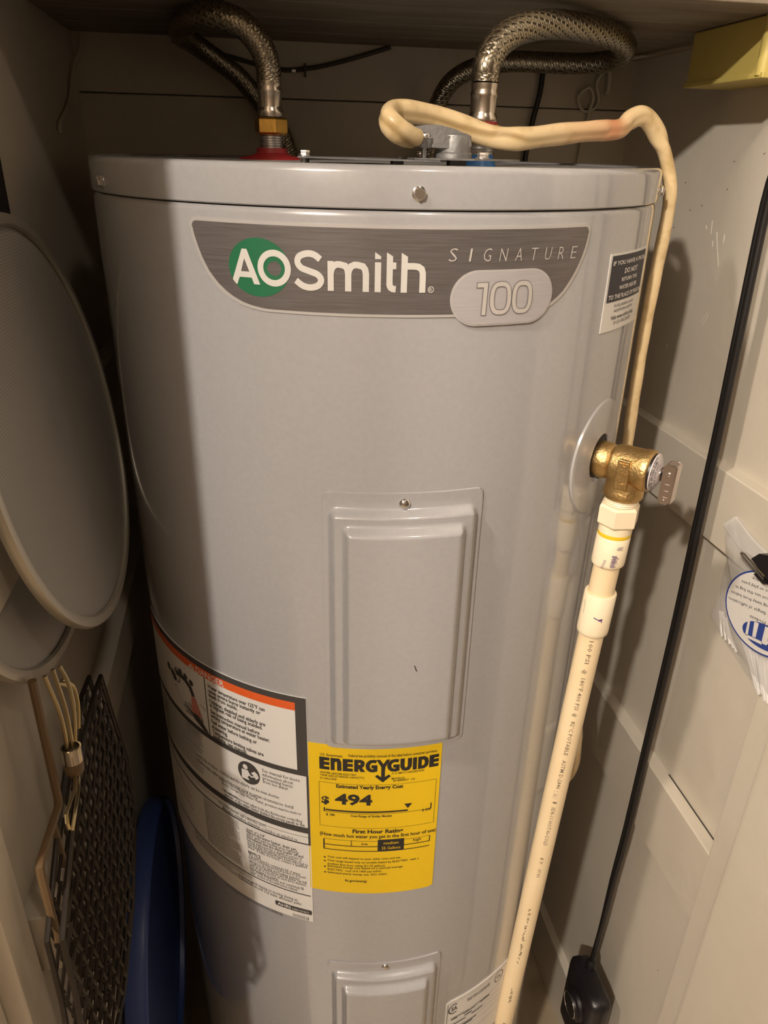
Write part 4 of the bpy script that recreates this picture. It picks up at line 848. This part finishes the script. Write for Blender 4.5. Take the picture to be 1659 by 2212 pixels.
for k in range(5):
    zz = 0.8985 - 0.0008 * k; a0 = 0.30 + 0.08 * rnd.random(); K = 4; a1 = a0 + 0.35
    for q in range(K): patch(m1, [(a0 + (a1 - a0) * q / K, zz), (a0 + (a1 - a0) * (q + 1) / K, zz), (a0 + (a1 - a0) * (q + 1) / K, zz - 0.0003), (a0 + (a1 - a0) * q / K, zz - 0.0003)], 0.0155)
for k in range(6):
    zz = 0.8840 - 0.0016 * k; a0 = -0.28 - 0.02 * k; patch(m1, [(a0, zz), (a0 + 0.16, zz - 0.0004), (a0 + 0.16, zz - 0.0009), (a0, zz - 0.0006)], 0.0155)
m1.obj('smeared_barcode', M['purple'], c1, smooth=False)

# ------------------------------------------------------------------ black cord with an in-line switch, right wall
CP = [(0.376, -0.125, 1.90), (0.374, -0.122, 1.60), (0.368, -0.118, 1.40), (0.361, -0.108, 1.30), (0.359, -0.0964, 1.2241), (0.359, -0.0900, 1.1807), (0.359, -0.0933, 1.0686), (0.359, -0.0972, 0.9565), (0.359, -0.0988, 0.8522), (0.359, -0.1016, 0.6957), (0.359, -0.1004, 0.5245), (0.359, -0.0992, 0.3499), (0.359, -0.0951, 0.2477), (0.359, -0.0931, 0.1390), (0.359, -0.0880, 0.0400)]
pcd = empty('extension_cord', (0.35, -0.11, -0.118), 'black cord hanging down the right wall to a round in-line switch', 'cord')
b = B(); Q = spline(CP, 0.012)
for sgn in (-1, 1):
    PP = []
    for p in Q:
        w = 0.0036 if p.z > 0.30 else 0.0036 * max(0.35, (p.z - 0.02) / 0.28); PP.append(p + Vector((0.0006 * sgn, w * sgn, 0)))
    b.tube(PP, 0.0039, 12)
b.obj('cord', M['black_rubber'], pcd)
b = B(); b.box((0.331, -0.155, -0.118), (0.3690, -0.064, 0.034), 0.018); sb = b.obj('switch_housing', M['black_plastic'], pcd, angle=60)
b = B(); b.lathe([(0.0090, -0.002), (0.0085, 0.008), (0.0065, 0.014), (0.0050, 0.016)], (0.3585, -0.0890, 0.032), (0, 0.0, 1), 24); b.obj('strain_relief', M['black_plastic'], pcd)
b = B(); b.lathe([(0.027, 0.0), (0.0255, 0.006), (0.0215, 0.0085), (0.0205, 0.012)], (0.332, -0.111, -0.022), (-1, 0, 0), 40); b.obj('button_boss', M['black_plastic'], pcd)
b = B(); b.lathe([(0.0186, 0.0118), (0.0190, 0.0126), (0.0200, 0.0126), (0.0204, 0.0118)], (0.332, -0.111, -0.022), (-1, 0, 0), 40, cap=False); b.obj('button_ring', M['chrome'], pcd)
b = B(); b.lathe([(0.0185, 0.0119), (0.0150, 0.0128), (0.0002, 0.0130)], (0.332, -0.111, -0.022), (-1, 0, 0), 40); b.obj('button', M['black_rubber'], pcd)

# ------------------------------------------------------------------ bag of twist ties clipped to the right wall trim
XB = 0.379
bagp = [(-0.1165, 0.8538), (-0.1319, 0.8700), (-0.1648, 0.8610), (-0.1917, 0.8572), (-0.2250, 0.8480), (-0.2700, 0.8300), (-0.3000, 0.7700), (-0.2900, 0.7000), (-0.2495, 0.7105), (-0.2396, 0.7083), (-0.1988, 0.7192), (-0.1546, 0.7310), (-0.1298, 0.7396), (-0.1356, 0.7687), (-0.1340, 0.8000), (-0.1340, 0.8230), (-0.1250, 0.8330)]
bag = empty('plastic_bag', (XB, -0.20, 0.70), 'clear plastic bag with a round white sticker hanging on the right wall', 'bag')
def film(off, puff, nm):
    C = Vector((0, -0.20, 0.775)); V = [(XB + off - puff, C.y, C.z)]; Fc = []; N = len(bagp); K = 6
    rnd = random.Random(4)
    for k in range(1, K + 1):
        f = k / K
        for y, z in bagp:
            wr_ = 0.0014 * (rnd.random() - 0.5) * (1 if k < K else 0); V.append((XB + off - puff * (1 - f ** 2) + wr_, C.y + (y - C.y) * f, C.z + (z - C.z) * f))
    for j in range(N): Fc.append((0, 1 + j, 1 + (j + 1) % N))
    for k in range(K - 1):
        for j in range(N): a = 1 + k * N; Fc.append((a + j, a + (j + 1) % N, a + N + (j + 1) % N, a + N + j))
    return mk(nm, V, Fc, M['film'], bag, angle=80)
film(0.0, 0.012, 'front_film'); film(0.003, -0.002, 'back_film')
# folded lip of the bag above the clip
b = B(); b.prism([(-0.1225, 0.8561), (-0.1376, 0.8726), (-0.1714, 0.8629), (-0.1955, 0.8598), (-0.1889, 0.8479), (-0.1583, 0.8448)], XB - 0.0065, XB - 0.0045, lambda y, z, x: (x, y, z)); b.obj('folded_lip', M['film'], bag, smooth=False)
# sticker; its print hangs upside down
SCN = Vector((0, -0.2237, 0.8059)); SX = Vector((0, 0.956, -0.294)) * 1.15; SY = Vector((0, -0.229, -0.974)) * 0.815
XS = XB - 0.0135
def stk(a, b_, h=0.0): v = SCN + SX * a + SY * b_; return (XS - h, v.y, v.z)
def disc(r, h, nm, m, par, n=48): 
    bb = B(); bb.add([stk(0, 0, h)] + [stk(r * math.cos(2 * math.pi * k / n), r * math.sin(2 * math.pi * k / n), h) for k in range(n)], [(0, 1 + k, 1 + (k + 1) % n) for k in range(n)]); return bb.obj(nm, m, par, smooth=False)
stq = disc(0.0535, 0.0, 'sticker', M['mt_blue'], bag); disc(0.0512, 0.0003, 'sticker_face', M['white'], stq)
tb = B(); lb = B()
def sline(string, right, y, size, bold=0.004, bd=None):
    def fn(co, x0, x1):
        s = size / CAP[0]; return [stk(right + (v.x - x1) * s, y + v.y * s, 0.0006) for v in co]
    text(bd or tb, string, fn, bold, 1)
sline('This bag is not a toy.', 0.0190, -0.0420, 0.0042); sline('cribs, beds, carriages or play pens.', 0.0330, -0.0325, 0.0042); sline('and children. Do not use this bag in', 0.0395, -0.0230, 0.0042)
sline('this plastic bag away from babies', 0.0455, -0.0135, 0.0042); sline('To avoid danger of suffocation,', 0.0490, -0.0035, 0.0042); sline('MT Products', 0.0165, 0.0085, 0.0040, 0.01)
flush_text(); tb.obj('sticker_print', M['ink'], stq, smooth=False)
def lpol(pts): lb.add([stk(a, b_, 0.0006) for a, b_ in pts], [tuple(range(len(pts)))])
# logo: a blue oval cut by white block letters
O_ = [(0.0290 * math.cos(t) - 0.004, 0.0285 + 0.0165 * math.sin(t)) for t in [2 * math.pi * k / 40 for k in range(40)]]
lpol(O_); lb.obj('logo_oval', M['mt_blue'], stq, smooth=False)
wb_ = B()
def wpol(pts): wb_.add([stk(a, b_, 0.0009) for a, b_ in pts], [tuple(range(len(pts)))])
wpol([(-0.030, 0.014), (-0.0245, 0.014), (-0.0225, 0.030), (-0.016, 0.018), (-0.0095, 0.032), (-0.0105, 0.0140), (-0.005, 0.0140), (-0.002, 0.0375), (-0.0085, 0.0375), (-0.0165, 0.0255), (-0.0235, 0.0370), (-0.0290, 0.0370)])
wpol([(0.0035, 0.0140), (0.0095, 0.0140), (0.0105, 0.0345), (0.0060, 0.0345)]); wpol([(-0.0030, 0.0355), (0.0215, 0.0355), (0.0220, 0.0395), (-0.0025, 0.0395)]); wpol([(0.0150, 0.0150), (0.0180, 0.0150), (0.0200, 0.0365), (0.0165, 0.0365)])
wb_.obj('logo_letters', M['white'], stq, smooth=False)
# the ties inside the bag: one bundle
tw = B(); rnd = random.Random(9)
def tie(y0, z0, y1, z1, x, w=0.0013):
    d = Vector((0, y1 - y0, z1 - z0)); L = d.length; d.normalize(); s = Vector((0, -d.z, d.y)); V = []
    for k in range(5):
        f = k / 4; p = Vector((x + 0.0015 * math.sin(f * 3 + y0 * 200), y0, z0)) + d * (L * f) + s * (0.002 * math.sin(f * 2.6 + z0 * 90))
        V += [p - s * w, p + s * w, p + s * w + Vector((0.0007, 0, 0)), p - s * w + Vector((0.0007, 0, 0))]
    tw.add(V, [(4 * k + a, 4 * k + (a + 1) % 4, 4 * k + 4 + (a + 1) % 4, 4 * k + 4 + a) for k in range(4) for a in range(4)] + [(0, 1, 2, 3), (16, 17, 18, 19)])
for k in range(70):
    f = rnd.random(); x = XB - 0.0060 + 0.0055 * rnd.random()
    tie(-0.158 - 0.115 * f + 0.004 * rnd.random(), 0.780 - 0.012 * f + 0.02 * rnd.random(), -0.232 - 0.038 * f + 0.003 * rnd.random(), 0.7150 + 0.003 * rnd.random() - 0.002 * f, x, 0.0011)
for k in range(5): tie(-0.1500 - 0.004 * k, 0.7600 + 0.002 * (k % 3), -0.1700 - 0.006 * k, 0.7400 - 0.0010 * k, XB - 0.0070)
tt = tw.obj('twist_ties', M['tie'], smooth=False); tt['kind'] = 'stuff'; tag(tt, 'bundle of white twist ties inside the clear plastic bag', 'twist ties')
# binder clip
bc = empty('binder_clip', (XS, -0.22, 0.84), 'black binder clip with wire arms closing the plastic bag', 'clip')
b = B(); b.prism([(-0.1952, 0.8544), (-0.2045, 0.8654), (-0.2165, 0.8700), (-0.2367, 0.8737), (-0.2600, 0.8600), (-0.2490, 0.8425), (-0.2304, 0.8456), (-0.2168, 0.8491)], XS - 0.0075, XS + 0.0070, lambda y, z, x: (x, y, z)); b.obj('clip_body', M['black_plastic'], bc, smooth=False)
b = B(); b.prism([(-0.2047, 0.8420), (-0.2089, 0.8466), (-0.2269, 0.8435), (-0.2207, 0.8400)], XS - 0.0078, XS - 0.0040, lambda y, z, x: (x, y, z)); b.obj('clip_jaw', M['black_plastic'], bc, smooth=False)
b = B(); b.tube([(XS - 0.0085, -0.2211, 0.8455), (XS - 0.0095, -0.2002, 0.8492), (XS - 0.0095, -0.1849, 0.8525), (XS - 0.0095, -0.1814, 0.8533), (XS - 0.0095, -0.1862, 0.8554), (XS - 0.0095, -0.2051, 0.8521), (XS - 0.0085, -0.2212, 0.8487)], 0.0011, 8, step=0.002); b.obj('clip_arm', M['chrome'], bc)

# ------------------------------------------------------------------ yellow plastic box hung under the shelf
yb = empty('plastic_box', (0.371, 0.0, 1.286), 'yellow plastic box hanging under the shelf in the upper right corner', 'box')
b = B(); b.box((0.3455, -0.060, 1.2885), (0.3995, 0.0700, ZC - 0.0005), 0.003); b.obj('box_body', M['yellow_box'], yb, smooth=False)
b = B(); b.lathe([(0.0065, 1.2875), (0.0065, ZC - 0.001)], (0.3490, -0.0560, 0), n=24); b.obj('rounded_corner', M['yellow_box'], yb)
b = B(); b.box((0.3440, -0.0640, 1.2850), (0.3995, 0.0715, 1.2900), 0.0015); b.obj('bottom_lip', M['yellow_box'], yb, smooth=False)

# ------------------------------------------------------------------ splatter screens on the left wall
def splatter(C, nrm, label, rr):
    k_ = rr / 0.165
    C = Vector(C); n_ = Vector(nrm).normalized(); e = empty('splatter_screen', tuple(C - Vector((0, 0, rr))), label, 'splatter screen')
    b = B(); b.lathe([(r_ * k_, h_) for r_, h_ in [(0.1575, 0.0008), (0.1560, 0.0030), (0.1575, 0.0052), (0.1620, 0.0058), (0.1650, 0.0045), (0.1662, 0.0010), (0.1650, -0.0025), (0.1610, -0.0035), (0.1578, -0.0015), (0.1575, 0.0008)]], C, n_, 96, cap=False); b.obj('rim', M['rim'], e)
    t = n_.cross(Vector((0, 0, 1))).normalized(); s = n_.cross(t); V = [C]; Fc = []; N = 72; K = 14
    for k in range(1, K + 1):
        r = 0.159 * k_ * k / K
        for j in range(N):
            a = 2 * math.pi * j / N; q = t * math.cos(a) * r + s * math.sin(a) * r
            d = 0.0005 * math.exp(-((q.dot(t) + 0.02 - 0.3 * q.dot(s)) / 0.012) ** 2) * (1 - (r / (0.159 * k_)) ** 2) + 0.001 * math.sin(q.y * 30) * (1 - (r / (0.159 * k_)) ** 2)
            V.append(C + q + n_ * (0.0012 + d))
    for j in range(N): Fc.append((0, 1 + j, 1 + (j + 1) % N))
    for k in range(K - 1):
        for j in range(N): a = 1 + k * N; Fc.append((a + j, a + (j + 1) % N, a + N + (j + 1) % N, a + N + j))
    mk('wire_cloth', V, Fc, M['screen'], e, angle=80)
    return e
s1 = splatter((-0.2810, -0.1818, 1.0154), (0.9901, -0.0304, 0.1350), 'large round mesh splatter screen hanging in front on the left wall', 0.1587)
B().box((-0.3130, -0.160, 1.166), (-0.3010, -0.132, 1.32), 0.004).obj('handle', M['black_plastic'], s1, smooth=False)
s2 = splatter((-0.3025, -0.2274, 1.0130), (0.9901, -0.0363, 0.05), 'round mesh splatter screen half hidden behind the front one', 0.165)
for pts in ([(-0.286, -0.3190, 0.8790), (-0.281, -0.3200, 0.8450), (-0.279, -0.3260, 0.8150)], [(-0.284, -0.3060, 0.8745), (-0.279, -0.3120, 0.8400), (-0.277, -0.3210, 0.8130)], [(-0.282, -0.2965, 0.8700), (-0.277, -0.3000, 0.8550), (-0.275, -0.3080, 0.8350), (-0.276, -0.3180, 0.8130)]):
    b = B(); b.tube(pts, 0.0017, 8, step=0.005); b.obj('handle_wire', M['wire_gold'], s2)
for pts in ([(-0.2845, -0.2985, 0.8560), (-0.280, -0.2930, 0.8480), (-0.278, -0.2950, 0.8350), (-0.279, -0.3010, 0.8120)], [(-0.2835, -0.2925, 0.8540), (-0.278, -0.2880, 0.8450), (-0.2765, -0.2900, 0.8280), (-0.278, -0.2955, 0.8090)]):
    b = B(); b.tube(pts, 0.0015, 8, step=0.004); b.obj('hanging_loop', M['wire_gold'], s2)
b = B(); b.lathe([(0.0060, 0.0), (0.0072, 0.0), (0.0072, 0.0125), (0.0060, 0.0125), (0.0050, 0.004)], (-0.277, -0.3255, 0.8045), (0.0, 0.10, 1), 28); b.obj('ferrule', M['steel'], s2)
b = B(); b.lathe([(0.0040, -0.0060), (0.0068, -0.0030), (0.0072, 0.002), (0.0060, 0.005)], (-0.277, -0.3262, 0.7985), (0.0, 0.10, 1), 20); b.obj('handle_knob', M['rod_brown'], s2)
for pts in ([(-0.2765, -0.3300, 0.7950), (-0.2735, -0.3440, 0.7960), (-0.2680, -0.3878, 0.8158), (-0.2680, -0.3885, 0.8040)], [(-0.2765, -0.3215, 0.7950), (-0.2735, -0.3360, 0.7900), (-0.2680, -0.3712, 0.7996), (-0.2680, -0.3838, 0.7961)]):
    b = B(); b.tube(pts, 0.0013, 8, step=0.004); b.obj('hook_wire', M['wire_gold'], s2)

# ------------------------------------------------------------------ folding wire grill basket
OUT = [(-0.2005, 0.7850), (-0.1830, 0.7200), (-0.1607, 0.6469), (-0.1680, 0.6000), (-0.1799, 0.5610), (-0.2331, 0.5223), (-0.3170, 0.5067), (-0.3900, 0.5300), (-0.4250, 0.6000), (-0.4150, 0.6600), (-0.4120, 0.7262), (-0.3792, 0.7448), (-0.3493, 0.7619), (-0.2843, 0.7868), (-0.2303, 0.7893)]
gb = empty('grill_basket', (-0.285, -0.28, 0.51), 'dark wire mesh grill basket hanging on the left wall below the screens', 'grill basket')
def inside(y, z):
    c = False; n = len(OUT)
    for i in range(n):
        (y0, z0), (y1, z1) = OUT[i], OUT[(i + 1) % n]
        if (z0 > z) != (z1 > z) and y < (y1 - y0) * (z - z0) / (z1 - z0) + y0: c = not c
    return c
def wire_panel(x, ph):
    b = B(); LD = Vector((-0.30, -0.954)); SD = Vector((0.954, -0.30)); C = Vector((-0.285, 0.645)); pw, pl_w = 0.0200, 0.0380
    rnd = random.Random(int(ph * 100) + 1)
    for i in range(-14, 15):
        for par in (0, 1):
            run = []
            for k in range(-14, 15):
                zig = (1 if (k + par) % 2 == 0 else -1) * pw / 4 * 0.86
                q = C + SD * ((i + ph) * pw / 1.0 + zig + (pw / 2 if par else 0)) + LD * (k * pl_w / 2)
                q += Vector((rnd.random() - 0.5, rnd.random() - 0.5)) * 0.0012
                if inside(q.x, q.y): run.append((x + 0.0012 * (1 if par else -1) * (1 if k % 2 else -1), q.x, q.y))
                else:
                    if len(run) > 1: b.tube(run, 0.00150, 4)
                    run = []
            if len(run) > 1: b.tube(run, 0.00150, 4)
    o = b.obj('wire_mesh', M['mesh_black'], gb, smooth=False); o['kind'] = 'stuff'
    b = B(); ring = [(x, y, z) for y, z in OUT]; b.tube(ring + [ring[0], ring[1]], 0.0022, 8, cap=False); b.obj('frame_wire', M['mesh_black'], gb)
wire_panel(-0.2900, 0.0); wire_panel(-0.2800, 0.4)
def rod(pts, r=0.0032): b = B(); b.tube(pts, r, 8); b.obj('handle_rod', M['rod_brown'], gb)
rod([(-0.2905, -0.3310, 0.8850), (-0.2900, -0.3352, 0.7790), (-0.2900, -0.3375, 0.7742), (-0.2900, -0.3420, 0.7735), (-0.2900, -0.3900, 0.7786), (-0.2900, -0.3938, 0.7770), (-0.2900, -0.3945, 0.7720), (-0.2885, -0.3990, 0.7083)])
rod([(-0.2905, -0.3533, 0.7750), (-0.2890, -0.3548, 0.7299)], 0.0026)

# ------------------------------------------------------------------ round blue lid leaning low on the left
b = B(); b.lathe([(0.1700, 0.0), (0.1880, 0.0005), (0.1900, 0.003), (0.1895, 0.020), (0.1885, 0.0245), (0.1860, 0.0260), (0.1835, 0.0245), (0.1825, 0.018), (0.1650, 0.0165), (0.10, 0.0160), (0.001, 0.0160)], (-0.3090, -0.090, 0.245), (1, 0, 0), 96)
bl = b.obj('blue_lid', M['blue'], angle=50); tag(bl, 'large round blue plastic lid leaning on the left wall beside the heater', 'lid')

# ------------------------------------------------------------------ cords and wires on the walls
b = B(); b.tube([(-0.302, 0.292, 1.334), (-0.304, 0.288, 1.320), (-0.3105, 0.268, 1.300), (-0.3125, 0.245, 1.280), (-0.3125, 0.228, 1.266), (-0.3125, 0.192, 1.250), (-0.3125, 0.150, 1.237), (-0.3125, 0.146, 1.228)], 0.0024, 8, step=0.004)
tag(b.obj('string', M['rope']), 'pale string dangling in the back left corner under the shelf', 'string')
b = B(); b.tube([(0.392, 0.230, 1.334), (0.372, 0.270, 1.331), (0.357, 0.290, 1.324), (0.3500, 0.2935, 1.316), (0.3440, 0.2945, 1.304), (0.3500, 0.2945, 1.286), (0.3450, 0.2945, 1.275), (0.3300, 0.2945, 1.2715), (0.3205, 0.2945, 1.2874), (0.3330, 0.2920, 1.2990), (0.3400, 0.2900, 1.2880), (0.3380, 0.2935, 1.2700), (0.3330, 0.2945, 1.2300), (0.3300, 0.2945, 1.1900), (0.329, 0.2945, 1.12)], 0.0021, 8, step=0.004)
tag(b.obj('knotted_cord', M['rope']), 'knotted pale cord hanging in the back right corner behind the hose', 'cord')
b = B(); b.tube([(0.358, 0.293, 1.326), (0.360, 0.292, 1.312), (0.361, 0.2935, 1.296), (0.359, 0.2935, 1.292)], 0.0030, 8, step=0.003)
tag(b.obj('cord_end', M['rope']), 'short cord end hanging beside the knotted pale cord', 'cord')
dw = empty('wall_wire', (-0.03, 0.297, 1.30), 'dark wire stapled along the back wall between the two hoses', 'wire')
b = B(); b.tube([(-0.200, 0.2965, 1.331), (-0.14, 0.2965, 1.318), (-0.0759, 0.2965, 1.3057), (-0.0414, 0.2965, 1.3075), (-0.0066, 0.2965, 1.3142), (0.0401, 0.2965, 1.3270), (0.065, 0.2965, 1.3345)], 0.0026, 8, step=0.006); b.obj('wire', M['dark_wire'], dw)
b = B(); b.box((-0.0432, 0.2925, 1.2985), (-0.0412, 0.2995, 1.3130), 0.0004); b.obj('staple', M['dark_wire'], dw, smooth=False)
b = B(); b.box((-0.0590, 0.2933, 1.3030), (-0.0540, 0.2948, 1.3062), 0.0005); b.obj('clip_tip', M['zinc'], dw, smooth=False)
b = B(); b.tube([(0.2690, 0.2930, 1.3340), (0.2668, 0.2930, 1.3172), (0.2656, 0.2930, 1.2910), (0.2584, 0.2930, 1.2531), (0.2536, 0.2930, 1.2083), (0.250, 0.2930, 1.12)], 0.0036, 10, step=0.006)
tag(b.obj('black_wire', M['black_rubber']), 'black wire running down the back wall right of the blue ring', 'wire')
